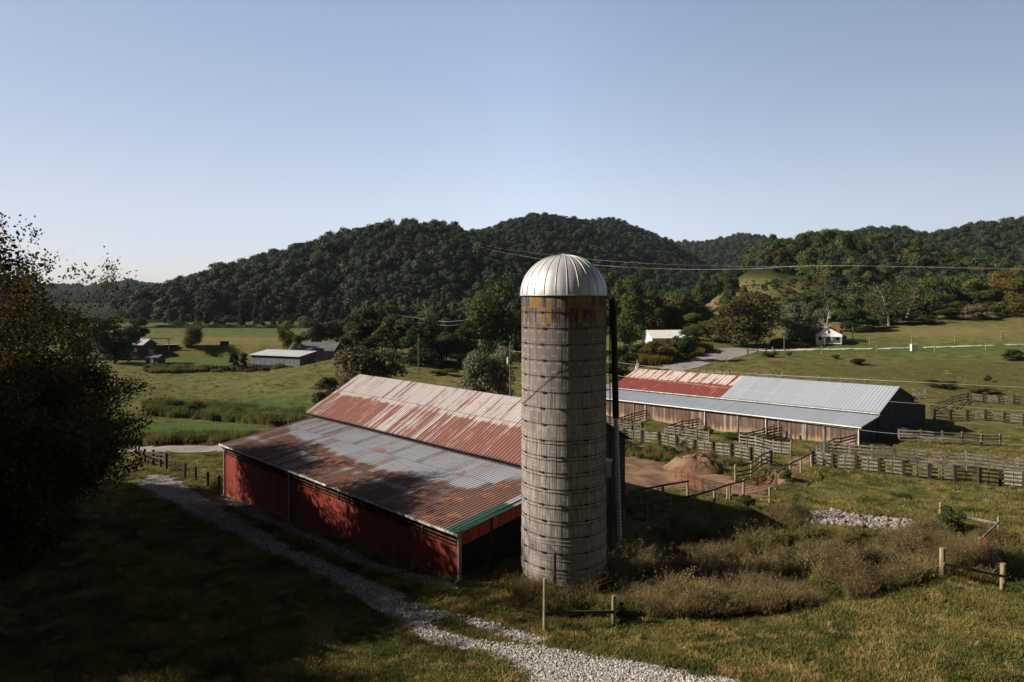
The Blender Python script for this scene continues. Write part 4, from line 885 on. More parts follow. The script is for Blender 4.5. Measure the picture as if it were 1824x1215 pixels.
fence('board_fence', 'grey board fence with thick dark posts beyond the gable shadow', 'fence', [(1664, 747), (1717, 750), (1784, 752), (1860, 757)], 1.35, 7, R3, group=BF, pw=.36)
fence('board_fence', 'grey board fence farthest back at the right edge', 'fence', [(1724, 715), (1790, 719), (1860, 722)], 1.35, 6, R3, group=BF, pw=.30, stiles=1)
fence('board_fence', 'dark board fence slanting between the two far right fences', 'fence', [(1658, 738), (1690, 724), (1722, 714)], 1.35, 6, R3, 'rail_dark', 'rail_dark', group=BF, pw=.2)
fence('board_fence', 'little grey fence remnant behind the dark gable', 'fence', [(1627, 710), (1648, 711)], 1.6, 3, (.7, 1.4), 'rail_grey', group=BF, pw=.2)
fence('board_fence', 'grey board fence behind the red roof end', 'fence', [(1246, 673), (1300, 676)], 1.5, 5, R3, group=BF, pw=.25)
fence('board_fence', 'pale board fence behind the middle of the barn ridge', 'fence', [(1330, 679), (1392, 681)], 1.7, 5, R4, 'rail_grey', group=BF, pw=.25)
fence('board_fence', 'pale board fence behind the right part of the barn ridge', 'fence', [(1458, 689), (1540, 696)], 1.9, 5, R4, 'rail_grey', group=BF, pw=.22)
PF = 'round post fences around the dirt yard'; RP = dict(post='post_tan', rail='rail_dark', round_=True, pw=.20, rd=(.05, .13), over=.02, jag=.01)
fence('post_fence', 'round post fence with two rails left of the red gate lane', 'fence', [(1310, 858), (1330, 853), (1355, 837), (1374, 828)], 1.45, 4, (.5, .85, 1.4), group=PF, **RP)
fence('post_fence', 'round post fence climbing along the right of the dirt lane', 'fence', [(1382, 872), (1403, 857), (1426, 843), (1445, 832)], 1.4, 4, (1.36,), group=PF, **RP)
fence('post_fence', 'round post fence slanting out of the silo shadow', 'fence', [(1110, 938), (1200, 920), (1264, 908), (1298, 893), (1324, 885)], 1.35, 7, (1.3,), group=PF, **RP)
fence('post_fence', 'round post fence at the lower edge of the dirt yard', 'fence', [(1140, 902), (1185, 893), (1225, 886)], 1.35, 3, (1.3,), group=PF, **RP)
fence('post_fence', 'single pale rail between two round posts below the red gate', 'fence', [(1300, 893), (1371, 897)], 1.25, 2, (.55,), group=PF, **{**RP, 'rail': 'post_tan'})
def between(name, label, a, b, ha, hb, rail_h, cat='fence', pw=.2, rail='post_tan', extra=0, group=None):
    A_, B_ = G(*a), G(*b); e = empty(name, A_, 0, label, cat, group); d = B_-A_
    for q, h in ((Vector((0, 0, 0)), ha), (d, hb)):
        if h: mb = MB(); mb.tube(q-Vector((0, 0, .3)), q+Vector((.02, 0, h)), pw/2, pw/2*.93, 10); mb.build('post', M['post_tan'], e)
    if rail_h:
        mb = MB(); mb.bar(Vector((0, -pw/2, rail_h[0])), d+Vector((0, -pw/2, rail_h[1])), .06, .13); mb.build('rail', M[rail], e)
    return e
BR = 'post braces in the foreground'
between('fence_brace', 'sunlit rail leaning out of the shadow onto a round post', (1140, 953), (1189, 958), 0, 1.0, (.75, .65), group=BR)
between('fence_brace', 'two thick posts and one sloping rail at the far right of the grass', (1678, 1031), (1786, 1057), 1.45, 1.42, (.75, .85), pw=.26, rail='rail_grey', group=BR)
between('fence_brace', 'tall post and short post joined by a rail in front of the silo', (970, 1127), (1092, 1116), 2.25, 1.3, (.85, .65), pw=.17, rail='rail_dark', group=BR)
between('fence_brace', 'post pair with pale rail right of the stone heap', (1712, 945), (1778, 956), .5, 1.25, (.95, .85), pw=.16, rail='rail_grey', group=BR)
def post(label, base, h, r=.1, mat='post_tan', name='fence_post'):
    g = G(*base); mb = MB(); mb.tube((0, 0, -.3), (.02, 0, h), r, r*.93, 10); mb.tube((.02, 0, h), (.02, 0, h+.02), r*.93, r*.6, 10); o = mb.build(name, M[mat]); o.location = g
    return tag(o, label, 'post', 'single posts')
between('fence_brace', 'short run of rail climbing between two posts above the end-on red gate', (1745, 985), (1778, 957), .95, 0, (.85, 1.0), pw=.2, rail='rail_grey', group=BR)
post('tall weathered post leaning before the silo foot', (987, 1072), 2.3, .09, 'rail_dark')
post('round post in the bush above the stone heap', (1675, 918), .9, .1)
post('thin steel post behind the stone heap', (1503, 916), 1.0, .022, 'dark_steel')
def gate(label, a, b, h, mat='red_tube', bars=6, lift=.15, posts=0, tilt=0.0):
    A_, B_ = G(*a), G(*b); e = empty('tube_gate', A_, 0, label, 'gate', 'tube gates'); d = B_-A_; up = Vector((0, 0, h)); z = Vector((0, 0, lift)); sd_ = Vector((d.y, -d.x, 0)).normalized()*tilt
    mb = MB(); r = .024
    for p, q in ((z, d+z), (z+up+sd_, d+z+up+sd_), (z, z+up+sd_), (d+z, d+z+up+sd_)): mb.tube(p, q, r, n=6)
    mb.build('gate_frame', M[mat], e)
    for k in range(1, bars-1):
        t = k/(bars-1); mb = MB(); mb.tube(z+(up+sd_)*t, d+z+(up+sd_)*t, r*.8, n=6); mb.build('bar', M[mat], e)
    for k in (1, 2, 3): mb = MB(); q = d*(k/4); mb.bar(q+z, q+z+up+sd_, .05, .012, up=d.normalized()); mb.build('brace', M[mat], e)
    return e
gate('red tube gate standing open in front of the dirt mound', (1203, 856), (1250, 878), 1.05)
gate('rusty tube gate swung open beside the red one', (1252, 878), (1296, 889), .95, 'dark_steel', 6)
gate('long red tube gate closing the lane between round posts', (1326, 885), (1380, 872), 1.15)
gate('red tube gate seen end on at the far right', (1752, 998), (1783, 1047), 1.15, lift=.2)
gate('grey tube gate at the corner of the long board fence', (1447, 826), (1474, 812), 1.45, 'galv', 6)
LF = 'dark fence along the shaded track'
fence('post_fence', 'dark post fence running from the road into the shade', 'fence', [(242, 816), (251, 820), (262, 824), (273, 829)], 1.15, 4, (.35, .9), 'post_dark', 'rail_dark', pw=.16, group=LF)
fence('post_fence', 'dark framed gate posts at the shaded track entrance', 'fence', [(273, 829), (284, 832), (297, 836)], 1.35, 3, (.9, 1.3), 'post_dark', 'rail_dark', pw=.2, group=LF)
gate('dark tube gate across the shaded field entrance', (299, 837), (328, 850), 1.2, 'dark_steel')
fence('post_fence', 'dark post fence from the gate to the red barn corner', 'fence', [(329, 851), (352, 859), (371, 867), (389, 875), (402, 882)], 1.15, 5, (.3, .6, 1.05), 'post_dark', 'dark_steel', pw=.18, rd=(.015, .015), group=LF)
WF = 'thin wire fences in the far fields'; WK = dict(post='dark_steel', rail='wire', pw=.07, rd=(.012, .012), jag=0, group=WF)
fence('wire_fence', 'thin wire fence along the far side of the left road', 'fence', [(190, 789), (260, 789), (342, 788), (410, 787), (455, 785)], 1.15, 9, (.5, 1.05), **WK)
fence('wire_fence', 'thin wire fence through the weedy strip', 'fence', [(380, 752), (460, 748), (520, 752), (600, 757)], 1.2, 7, (.5, 1.05), **WK)
WP = dict(post='post_tan', rail='wire', pw=.22, rd=(.02, .02), jag=0, group=WF)
fence('wire_fence', 'wire fence with pale posts below the farm lane', 'fence', [(1376, 632), (1476, 630), (1573, 629), (1665, 628), (1765, 624), (1860, 620)], 1.9, 6, (1.6,), **WP)
fence('wire_fence', 'wire fence with pale posts above the farm lane', 'fence', [(1469, 617), (1544, 616), (1624, 613), (1706, 609), (1799, 603), (1860, 598)], 2.0, 6, (1.6,), **WP)
fence('post_fence', 'low dark rail fence at the mouth of the curving road', 'fence', [(1332, 632), (1350, 631), (1380, 629)], 1.3, 4, (1.1,), 'post_dark', 'rail_dark', pw=.25, group=LF+' and road')
fence('post_fence', 'dark fence in front of the big olive tree', 'fence', [(1330, 617), (1362, 616), (1398, 615)], 1.4, 6, (.6, 1.2), 'post_dark', 'rail_dark', pw=.25, group=LF+' and road')
post('banded post beside the curving road', (1294, 645), 1.7, .1)
# log by the fence, dirt mound, riprap
g = G(1149, 797); mb = MB(); mb.tube((-2.0, .2, .16), (2.1, -.2, .16), .17, .15, 10); o = mb.build('log', M['rail_grey']); o.location = G(1149, 799); tag(o, 'pale log lying on the weeds by the yard fence', 'log')
def mound(name, base, W_, D_, H_, mat, label, cat, seed=3):
    g = G(*base); n = 70; xs = np.linspace(-1, 1, n); X, Y = np.meshgrid(xs, xs); r = np.hypot(X, Y)
    Z = np.clip(1-r, 0, 1)**.85*(1+.0*X); Z = Z*H_*(.75+.5*vnoise(X*3+5, Y*3+5, seed))+(vnoise(X*12+9, Y*12+9, seed)-.5)*.35*np.clip(1-r, 0, .5)+(vnoise(X*30+9, Y*30+9, seed)-.5)*.14*np.clip((1-r)*3, 0, 1)
    wx, wy = X*W_/2+g.x, Y*D_/2+g.y; zz = np.array([hz(a, b) for a, b in zip(wx.ravel(), wy.ravel())]).reshape(X.shape)
    V = np.stack([wx.ravel(), wy.ravel(), (zz+Z-.02-.25*(r > 1)).ravel()], -1); I_ = np.arange(n*n).reshape(n, n)
    q = np.stack([I_[:-1, :-1], I_[:-1, 1:], I_[1:, 1:], I_[1:, :-1]], -1).reshape(-1, 4); o = link(name, npmesh(name, V, q, [mat], smooth=True)); return tag(o, label, cat)
mound('dirt_mound', (1238, 838), 6.0, 5, 1.9, M['dirt'], 'heap of loose reddish dirt in the middle of the yard', 'dirt heap')
def rock_me(seed, rough=.35):
    import bmesh
    bm = bmesh.new(); bmesh.ops.create_icosphere(bm, subdivisions=2, radius=.5); r = random.Random(seed)
    s = [r.uniform(.7, 1.3), r.uniform(.6, 1.1), r.uniform(.45, .8)]; pl_ = [(Vector((r.gauss(0, 1), r.gauss(0, 1), r.gauss(0, 1))).normalized(), r.uniform(.20, .36)) for _ in range(11)]
    for v in bm.verts:
        for n, d in pl_:
            k = v.co.dot(n)
            if k > d: v.co -= n*(k-d)
        v.co = Vector((v.co.x*s[0], v.co.y*s[1], v.co.z*s[2]))*(1+r.uniform(-.04, .04))
    me = bpy.data.meshes.new('rock'); bm.to_mesh(me); bm.free(); return me
ROCKS = []
for i in range(5):
    m2 = rock_me(i); m2.materials.append(M['rock']); ROCKS.append(source('rock', m2))
PEB = []
for i in range(5):
    m2 = rock_me(i+20); m2.materials.append(M['pebble']); PEB.append(source('stone', m2))
rs = np.random.default_rng(11)
def sample_px(n, polys, holes=(), zlift=0.0):
    out = []; xs = [p[0] for q in polys for p in q]; ys_ = [p[1] for q in polys for p in q]
    while len(out) < n:
        a, b = rs.uniform(min(xs), max(xs)), rs.uniform(min(ys_), max(ys_))
        if any(inpoly(a, b, q) for q in polys) and not any(inpoly(a, b, q) for q in holes):
            g = G(a, b); out.append((g.x, g.y, g.z+zlift))
    return np.array(out)
RIP = [[(1425, 915), (1480, 913), (1520, 920), (1570, 925), (1625, 933), (1655, 945), (1600, 950), (1540, 941), (1480, 935), (1430, 932)]]
p_ = sample_px(620, RIP, zlift=.1); scatter('stone_heap', p_, rs.uniform(.25, .75, len(p_)), ROCKS, 'bank of pale broken rocks above the ditch', 'rocks', 2, .6)

# ============================================================ close trees on the left (some stand outside the frame and shade the yard)
_nt = [branch_tree(s, 16.5, .95, 3, M['bark'], .36, 5, thick=1.35) for s in (11, 23, 37)]
for i, (a, b) in enumerate(_nt): print('tips', i, len(b), 'faces', len(a.polygons))
NEAR = []
for i, (tm, tips) in enumerate(_nt):
    rk = random.Random(i+3); ZT = max(t[0][2] for t in tips)
    tk = [t for t in tips if i or t[0][2] < ZT*.66 or rk.random() < .16]
    per = max(10, int((230000 if i == 0 else 200000)/len(tips))); NEAR.append((tm, leaves_at(tk, 60+i, per, .24 if i == 0 else .42,   .115 if i == 0 else .17, M['lf_near'])))
def near_tree(x, y, s, var, rz, label, zs=1.0):
    e = empty('broadleaf_tree', (x, y, hz(x, y)), rz, label, 'tree', 'tall trees on the left'); e.scale = (s, s, s*zs)
    link('trunk', NEAR[var][0], e); link('crown', NEAR[var][1], e); return e
NT_ = [(-24.6, 30.5, .92, 0, .3, 'tallest leafy tree at the left edge with thin bare upper twigs', 1.12), (-28.0, 37, .82, 1, 2.1, 'yellowing tree behind the tallest one at the left edge'),
       (-31.8, 45, .86, 2, 4.0, 'dark tree whose branches hang over the shaded track gate', .88), (-38, 53, .95, 0, 5.0, 'farther dark tree at the left edge behind the yellowing one', .8),
       (-30, 25.0, 1.0, 1, 1.0, 'shading tree just outside the left edge'), (-38, 33, 1.1, 2, 2.4, 'tall shading tree beyond the left edge'), (-42, 43, 1.1, 1, 3.4, 'shading tree deep in the grove beyond the left edge'),
       (-31, 18.0, .9, 2, .6, 'nearest shading tree outside the lower left corner'),
       (-34.5, 36.3, 1.15, 2, .2, 'very tall shading tree outside the left edge'), (-39, 44.5, 1.12, 2, 1.4, 'very tall shading tree left of the grove'), (-33, 41, 1.0, 1, 2.2, 'tree filling the grove behind the yellowing one'),
       (-22, 12, 1.1, 0, .2, 'unseen tree added left of the viewpoint for shade'), (-28, 6, 1.2, 1, 1.9, 'second unseen tree added left of the viewpoint for shade'), (-14, -9, 1.1, 2, .2, 'unseen tree added behind the viewpoint to block skylight'), (7, -13, 1.1, 1, 2.2, 'second unseen tree added behind the viewpoint to block skylight'),  # these four are added out of view to cut ambient light
       (-25.5, 34, .52, 1, 1.2, 'low bushy tree under the yellowing tree'), (-28.5, 40.5, .55, 2, 3.2, 'low bushy tree beside the shaded track'), (-33, 48, .55, 1, 4.4, 'low bushy tree behind the shaded track gate'), (-25.5, 29, .5, 2, .2, 'low bushy tree at the foot of the tallest one')]
for a in NT_: near_tree(*a)

# ============================================================ individual trees of the middle distance
T = tree
T(650, 98, 600, 176, 'wide', 'lf_willow', 'large brown weeping willow behind the far end of the red barn', sink=.5)
T(590, 92, 648, 66, 'oval', 'lf_willow', 'drooping left limb of brown willow foliage beside the barn ridge', sink=.8)
T(868, 104, 606, 116, 'wide', 'lf_grey', 'rounded grey green bush tree just left of the silo', sink=1.2)
T(750, 160, 560, 92, 'round', 'lf_dark', 'dark dense round tree behind the bare wooden pole', sink=.3)
T(705, 168, 538, 96, 'oval', 'lf_olive', 'olive brown tree rising between the willow and the dark round tree')
T(655, 176, 543, 92, 'oval', 'lf_olive', 'olive tree directly above the brown willow')
T(626, 182, 570, 52, 'oval', 'lf_yellow', 'yellowish tree at the right end of the grey roofed barn')
T(512, 0, 564, 48, 'airy', 'lf_yellow', 'slender yellow green tree left of the grey roofed barn', base=638)
T(532, 178, 590, 34, 'airy', 'lf_yellow', 'low yellow green tree touching the grey roofed barn')
T(557, 205, 553, 76, 'round', 'lf_brown', 'reddish brown tree behind the grey roofed barn')
T(600, 208, 560, 64, 'round', 'lf_brown', 'pinkish brown tree behind the right half of the grey roofed barn')
T(416, 0, 621, 24, 'oval', 'lf_dark', 'left of two small dark trees in the hedge row', base=662)
T(434, 0, 628, 22, 'oval', 'lf_dark', 'right lower one of two small dark trees in the hedge row', base=662)
T(680, 195, 532, 70, 'round', 'lf_olive', 'tall olive tree in the middle of the belt behind the pole')
T(765, 200, 560, 60, 'round', 'lf_green', 'green tree filling the gap right of the dark round tree')
T(930, 185, 520, 70, 'round', 'lf_dark', 'dark green tree partly hidden by the silo')
T(850, 215, 545, 60, 'round', 'lf_green', 'green tree behind the transformer pole')
T(640, 130, 622, 40, 'shrub', 'lf_olive', 'olive scrub beside the willow crown', 'bush', 'bush', trunk=False)
T(790, 235, 512, 34, 'cone', 'lf_dark', 'pointed dark conifer left of the big green tree', name='conifer_tree')
T(893, 190, 495, 140, 'wide', 'lf_green', 'big spreading green tree immediately left of the silo')
T(828, 178, 572, 72, 'round', 'lf_green', 'small bright green tree near the transformer pole')
T(795, 172, 580, 62, 'round', 'lf_green', 'green bushy tree between the dark round tree and the pole')
T(686, 250, 516, 34, 'oval', 'lf_grey', 'pale green tree poking above the olive trees')
T(722, 262, 510, 34, 'oval', 'lf_grey', 'pale tree above the dark round tree')
T(745, 260, 525, 30, 'cone', 'lf_grey', 'slim pale tree left of the dead snag')
T(826, 240, 525, 34, 'oval', 'lf_grey', 'blue green tree right of the pointed conifer')
T(848, 165, 628, 90, 'shrub', 'lf_dark', 'dark hedge on the bank above the grass slope', 'hedge', 'hedge', trunk=False)
T(800, 160, 640, 60, 'shrub', 'lf_yellow', 'yellow green scrub at the foot of the dark round tree', 'bush', 'bush', trunk=False)
T(1090, 250, 468, 62, 'round', 'lf_olive', 'tall olive tree just right of the dome')
T(1130, 215, 492, 74, 'round', 'lf_green', 'tall green tree between the pipe and the white roofed house')
T(1112, 185, 545, 60, 'round', 'lf_green', 'dense green tree right behind the black pipe')
T(1160, 235, 505, 54, 'round', 'lf_olive', 'olive tree behind the white roofed house')
T(1200, 240, 528, 60, 'round', 'lf_yellow', 'yellow green tree above the white roof')
T(1238, 232, 552, 60, 'round', 'lf_yellow', 'yellow green tree right of the white roof')
T(1221, 0, 574, 56, 'round', 'lf_dark', 'dark green tree in front of the white roofed house', base=643)
T(1172, 0, 598, 56, 'round', 'lf_orange', 'orange tinted low tree in front of the white roofed house', base=646)
T(1143, 168, 605, 42, 'round', 'lf_green', 'bushy green tree left of the orange tinted one')
T(1112, 150, 612, 60, 'shrub', 'lf_green', 'bright green bush at the edge of the road shadow', 'bush', 'bush', trunk=False)
T(1098, 135, 640, 50, 'shrub', 'lf_dark', 'dark bush behind the left end of the brown barn', 'bush', 'bush', trunk=False)
T(1322, 0, 518, 132, 'wide', 'lf_olive', 'large dark olive tree standing over the road bend', base=617)
T(1262, 226, 566, 50, 'round', 'lf_yellow', 'yellow olive tree at the left of the large olive tree')
T(1295, 214, 585, 24, 'shrub', 'lf_orange', 'small orange bush under the large olive tree', 'bush', 'bush', trunk=False)
T(1418, 0, 530, 70, 'wide', 'lf_grey', 'grey green willow left of the white farmhouse', base=612)
T(1456, 232, 545, 40, 'round', 'lf_grey', 'grey green tree behind the weathered outbuilding')
T(1518, 228, 541, 74, 'round', 'lf_dark', 'dark round tree behind the farmhouse chimney')
T(1555, 232, 560, 50, 'round', 'lf_green', 'green tree right of the farmhouse above the pasture edge')
T(1560, 255, 515, 60, 'round', 'lf_olive', 'olive tree left of the white limbed sycamore')
T(1605, 262, 520, 50, 'round', 'lf_orange', 'brownish tree behind the white limbed sycamore')
T(1590, 240, 553, 80, 'shrub', 'lf_olive', 'olive thicket at the foot of the sycamore', 'thicket', 'thicket', trunk=False)
T(1660, 262, 492, 88, 'wide', 'lf_green', 'broad green tree at the upper edge of the right pasture')
T(1690, 245, 535, 70, 'round', 'lf_olive', 'olive tree on the right pasture edge')
T(1740, 262, 489, 56, 'round', 'lf_yellow', 'yellow green tree second from the right edge')
T(1770, 250, 505, 60, 'round', 'lf_olive', 'olive tree between the yellow and the orange tree')
T(1796, 262, 468, 60, 'round', 'lf_orange', 'orange autumn tree near the right edge')
T(1815, 245, 485, 60, 'round', 'lf_yellow', 'yellow green tree cut by the right edge')
T(1735, 236, 540, 70, 'shrub', 'lf_brown', 'brown thicket on the right pasture edge', 'thicket', 'thicket', trunk=False)
T(1800, 238, 535, 70, 'shrub', 'lf_olive', 'olive thicket at the right edge of the pasture', 'thicket', 'thicket', trunk=False)
T(1640, 236, 558, 80, 'shrub', 'lf_olive', 'low olive thicket above the dry grass slope', 'thicket', 'thicket', trunk=False)
T(1325, 300, 497, 22, 'oval', 'lf_yellow', 'small yellow tree on the grassy hillside')
T(1252, 330, 483, 44, 'round', 'lf_green', 'dark green tree above the orange earth bank')
T(1300, 350, 478, 40, 'round', 'lf_olive', 'olive tree at the top of the grassy hillside')
for i, (px, Y, top, w_, mt) in enumerate([(205, 175, 555, 95, 'lf_dark'), (150, 190, 545, 90, 'lf_dark'), (245, 235, 562, 40, 'lf_dark'), (290, 330, 578, 40, 'lf_green'), (318, 335, 570, 34, 'lf_green')]):
    T(px, Y, top, w_, 'round', mt, ['dark tree mass just right of the yellowing left tree', 'dark tree behind the left grove above the brick house', 'dark tree right above the brick house roof', 'left green bush tree at the far pasture edge', 'right green bush tree at the far pasture edge'][i])
T(268, 0, 624, 22, 'shrub', 'lf_dark', 'dark round bush right of the white tank', 'bush', 'bush', base=631, trunk=False)
# trees and bushes along the foot of the wooded hill
FOOT = 'rounded trees along the foot of the wooded hill'; rf = random.Random(5)
for i in range(46):
    px = 300+i*(860-300)/45+rf.uniform(-6, 6); Y = 345+rf.uniform(-10, 18); cone = rf.random() < .4; hh = rf.uniform(26, 60)
    T(px, Y, 590-hh-(px-300)*.02, rf.uniform(20, 32) if not cone else rf.uniform(12, 18), 'cone' if cone else 'oval', 'lf_grey' if rf.random() < .35 else 'lf_hill',
      'pointed pale tree in the row at the foot of the wooded hill' if cone else 'rounded tree in the row at the foot of the wooded hill', name='conifer_tree' if cone else 'broadleaf_tree', group='pointed trees along the foot of the wooded hill' if cone else FOOT)
for i in range(14):
    px = 315+i*34+rf.uniform(-8, 8); T(px, 328+rf.uniform(-4, 6), 580-rf.uniform(0, 6), rf.uniform(26, 44), 'shrub', 'lf_olive' if rf.random() < .5 else 'lf_green', 'low bush in the hedge where pasture meets the wooded hill', 'bush', 'bush', group='bushes at the edge of the far pasture', trunk=False)
for i in range(30):
    px = 262+i*7.2+rf.uniform(-3, 3); T(px, 0, 652+rf.uniform(-2, 3), rf.uniform(9, 18), 'shrub', rf.choice(['lf_brown', 'lf_olive', 'lf_brown']), 'brownish hedge bush between the two left fields', 'bush', 'bush', group='bushes of the hedge between the left fields', base=661, trunk=False)
# single shrubs on pasture and yard
SH = [(1115, 800, 784, 40, 'lf_green', 'green weeds clump left of the pale log'), (1190, 812, 793, 36, 'lf_green', 'leafy bush below the yard fence behind the mound'), (1215, 806, 785, 24, 'lf_green', 'upright leafy bush against the yard fence'),
      (1160, 812, 796, 36, 'lf_olive', 'olive weeds behind the low dirt spread'), (1195, 828, 812, 40, 'lf_green', 'low green bush at the foot of the dirt mound'), (1262, 772, 760, 22, 'lf_green', 'bright bush beside the second pen divider'),
      (1308, 784, 770, 60, 'lf_green', 'green weeds along the brown barn wall'), (1400, 858, 835, 30, 'lf_green', 'leafy bush beside the climbing round post fence'), (1690, 945, 902, 60, 'lf_green', 'dark leafy bush around the post above the stone heap'),
      (1616, 782, 762, 26, 'lf_brown', 'thin brown bush in the free standing fence'), (1537, 800, 786, 18, 'lf_dark', 'dark leafy plant at the barn corner'), (1530, 650, 636, 34, 'lf_dark', 'dark bush in the middle of the right pasture'),
      (1488, 640, 631, 18, 'lf_green', 'small bush right of the lane pole'), (1405, 634, 626, 14, 'lf_dark', 'small dark bush beside the lane pole'), (1372, 636, 625, 36, 'lf_dark', 'wide dark bush below the low rail fence'), (1808, 642, 622, 50, 'lf_dark', 'dark bush near the right edge of the pasture'),
      (1760, 680, 668, 16, 'lf_dark', 'dark tuft on the pasture near the upper wire'), (1607, 888, 878, 34, 'lf_dark', 'low dark weeds on the grass before the long fence'), (300, 732, 712, 60, 'lf_olive', 'left bushy clump in the weedy strip'), (350, 738, 716, 56, 'lf_green', 'second bushy clump in the weedy strip'),
      (430, 745, 728, 60, 'lf_olive', 'middle bushy clump in the weedy strip'), (500, 753, 738, 70, 'lf_olive', 'right bushy clump in the weedy strip'), (285, 789, 776, 26, 'lf_dark', 'dark little bush on the far road side'), (310, 789, 778, 24, 'lf_dark', 'second dark little bush on the far road side'),
      (1750, 700, 688, 60, 'lf_olive', 'olive scrub behind the farthest right fence'), (1680, 690, 676, 60, 'lf_olive', 'olive scrub right of the barn ridge end'), (1460, 620, 612, 12, 'lf_green', 'small bush in front of the farmhouse porch'),
      (1330, 905, 880, 36, 'lf_green', 'bright leafy bush below the rail posts'), (1100, 1108, 1072, 40, 'lf_green', 'green leafy weed growing over the short foreground post'), (790, 668, 655, 60, 'lf_yellow', 'yellow scrub at the top of the grass slope')]
for px, b, top, w_, mt, lb in SH: T(px, 0, top, w_, 'shrub', mt, lb, 'bush', 'bush', base=b, trunk=False)
ORD = lambda n: '%d%s' % (n, 'th' if 10 <= n % 100 <= 20 else {1: 'st', 2: 'nd', 3: 'rd'}.get(n % 10, 'th'))
for grp, what in (('rounded trees along the foot of the wooded hill', '%s rounded tree from the left at the foot of the wooded hill'), ('pointed trees along the foot of the wooded hill', '%s pointed tree from the left at the foot of the wooded hill'),
                  ('bushes at the edge of the far pasture', '%s low bush from the left where pasture meets the hill'), ('bushes of the hedge between the left fields', '%s brownish bush from the left in the hedge between fields')):
    for i, o in enumerate(sorted([o for o in bpy.data.objects if o.get('group') == grp], key=lambda o: o.location.x/o.location.y)): o['label'] = what % ORD(i+1)
# bare and white limbed trees
wt, wtips = branch_tree(91, 13, 1.0, 3, M['white_bark'], .36, 3); wcrown = leaves_at(wtips, 5, 4, .7, .40, M['lf_olive'], keep=.4)
dt, dtips = branch_tree(97, 9, .8, 3, M['bark'], .20, 4); dcrown = leaves_at(dtips, 6, 12, .5, .22, M['lf_brown'])
scrown = leaves_at(dtips, 8, 4, .35, .13, M['lf_green'], keep=.6)
def limbed(px, top, label, Y=None, base=None, tm=wt, cm=wcrown, H0=13., rz=0, s=1.0, nm='bare_tree'):
    g = G(px, base) if base else Vector(((px-CX)/F*Y, Y, hz((px-CX)/F*Y, Y))); k = (CH-(top-HY)/F*g.y-g.z)/H0
    e = empty(nm, g, rz, label, 'tree'); e.scale = (k*s, k*s, k); link('trunk', tm, e)
    if cm: link('crown', cm, e)
limbed(1583, 497, 'sycamore with bare white limbs above the thicket', 238, rz=.5, s=1.2)
limbed(1470, 518, 'dead white trunk rising behind the farmhouse roof', 226, cm=None, rz=2.1, s=.5)
limbed(1615, 505, 'second white limbed tree right of the tall sycamore', 246, rz=3.1)
limbed(763, 522, 'dead grey snag above the dark round tree', 215, cm=None, rz=1.1, s=.5)
limbed(343, 574, 'dark nearly bare tree alone at the far pasture edge', base=617, tm=dt, cm=dcrown, H0=9.)
limbed(1418, 860, 'thin sapling with sparse leaves on the ditch bank', base=935, tm=dt, cm=scrown, H0=9., s=.7, nm='sapling')

# ============================================================ the wooded hills
def hill_src(seed, n, leaf, W_, H_, mt, kind='round'): return source('hill_tree', crown_mesh('hill_tree', seed, n, leaf, M[mt], W=W_, H=H_, z0=-.5, lobes=11 if kind == 'round' else 40, kind=kind, lr=1.5, nr=.30))
HS = [hill_src(300+i, 1500, .75, 8.6, 10.5, 'lf_hill') for i in range(6)]+[hill_src(320, 1300, .7, 5.5, 11, 'lf_hill', 'cone')]
HO = [hill_src(340+i, 1500, .75, 8.6, 10, m3) for i, m3 in enumerate(['lf_olive', 'lf_green', 'lf_green', 'lf_hill', 'lf_hill', 'lf_olive', 'lf_dark', 'lf_hill', 'lf_hill', 'lf_green'])]
def hill_pts(k, n, t0=-1., t1=.12, colr=(0, 1824), excl=None, step=6.5):
    Yc, wd, pts = RIDGES[k]; Y = rs.uniform(Yc+t0*wd, Yc+t1*wd, n); a = rs.uniform(colr[0], colr[1], n); X = (a-CX)/F*Y
    z = terrain(X, Y); h, t = ridge_h(k, X, Y); keep = (h > z-14)&(z > 1.0)
    for j in range(len(RIDGES)):       # leave the lower slopes to the nearer ridge
        if j != k: keep &= ~((RIDGES[j][0] < Yc) & (Y < RIDGES[j][0]+RIDGES[j][1]*.3) & (ridge_h(j, X, Y)[0] > z-2))
    if excl is not None: keep &= ~excl(a, HY+F*(CH-z)/Y, Y)
    X, Y, z = X[keep], Y[keep], z[keep]; cell = {}; out = []
    for i in range(len(X)):            # keep a minimum spacing
        c = (int(X[i]//step), int(Y[i]//step))
        if c not in cell: cell[c] = 1; out.append((X[i], Y[i], z[i]-.6))
    return np.array(out)
def wood_mass(k, n, label, srcs, s0, s1, **kw):
    p = hill_pts(k, n, **kw); print('wood', k, len(p))
    return scatter('woodland', p, rs.uniform(s0, s1, len(p)), srcs, label, 'woodland', 40+k, .06)
wood_mass(0, 5200, 'dark dense wood covering the long hill on the left', HS, .85, 2.0, colr=(150, 1080), step=7.5)
wood_mass(1, 4200, 'dense wood on the pointed peak behind the silo', HS, 1.2, 1.8, colr=(700, 1250), step=8)
wood_mass(2, 3200, 'dense wood on the second peak right of the dome', HS, 1.3, 1.9, colr=(900, 1300), step=9)
wood_mass(3, 3000, 'bluish far wood in the gap between the hills', HS, 1.8, 2.6, colr=(1100, 1450), step=14)
past_ex = lambda a, b, Y: (((a-1355)/125)**2+((b-545)/60)**2 < 1) & (Y < 460)
wood_mass(4, 4200, 'green and olive wood above the grassy hillside', HO, .9, 1.5, colr=(1150, 1950), excl=past_ex)
wood_mass(5, 2200, 'dark distant wooded dome above the farmhouse', HS, 1.4, 2.0, colr=(1420, 1760), step=9)
wood_mass(6, 3600, 'dark wooded ridge at the right edge', HS, 1.1, 1.8, colr=(1560, 1960), step=7.5)
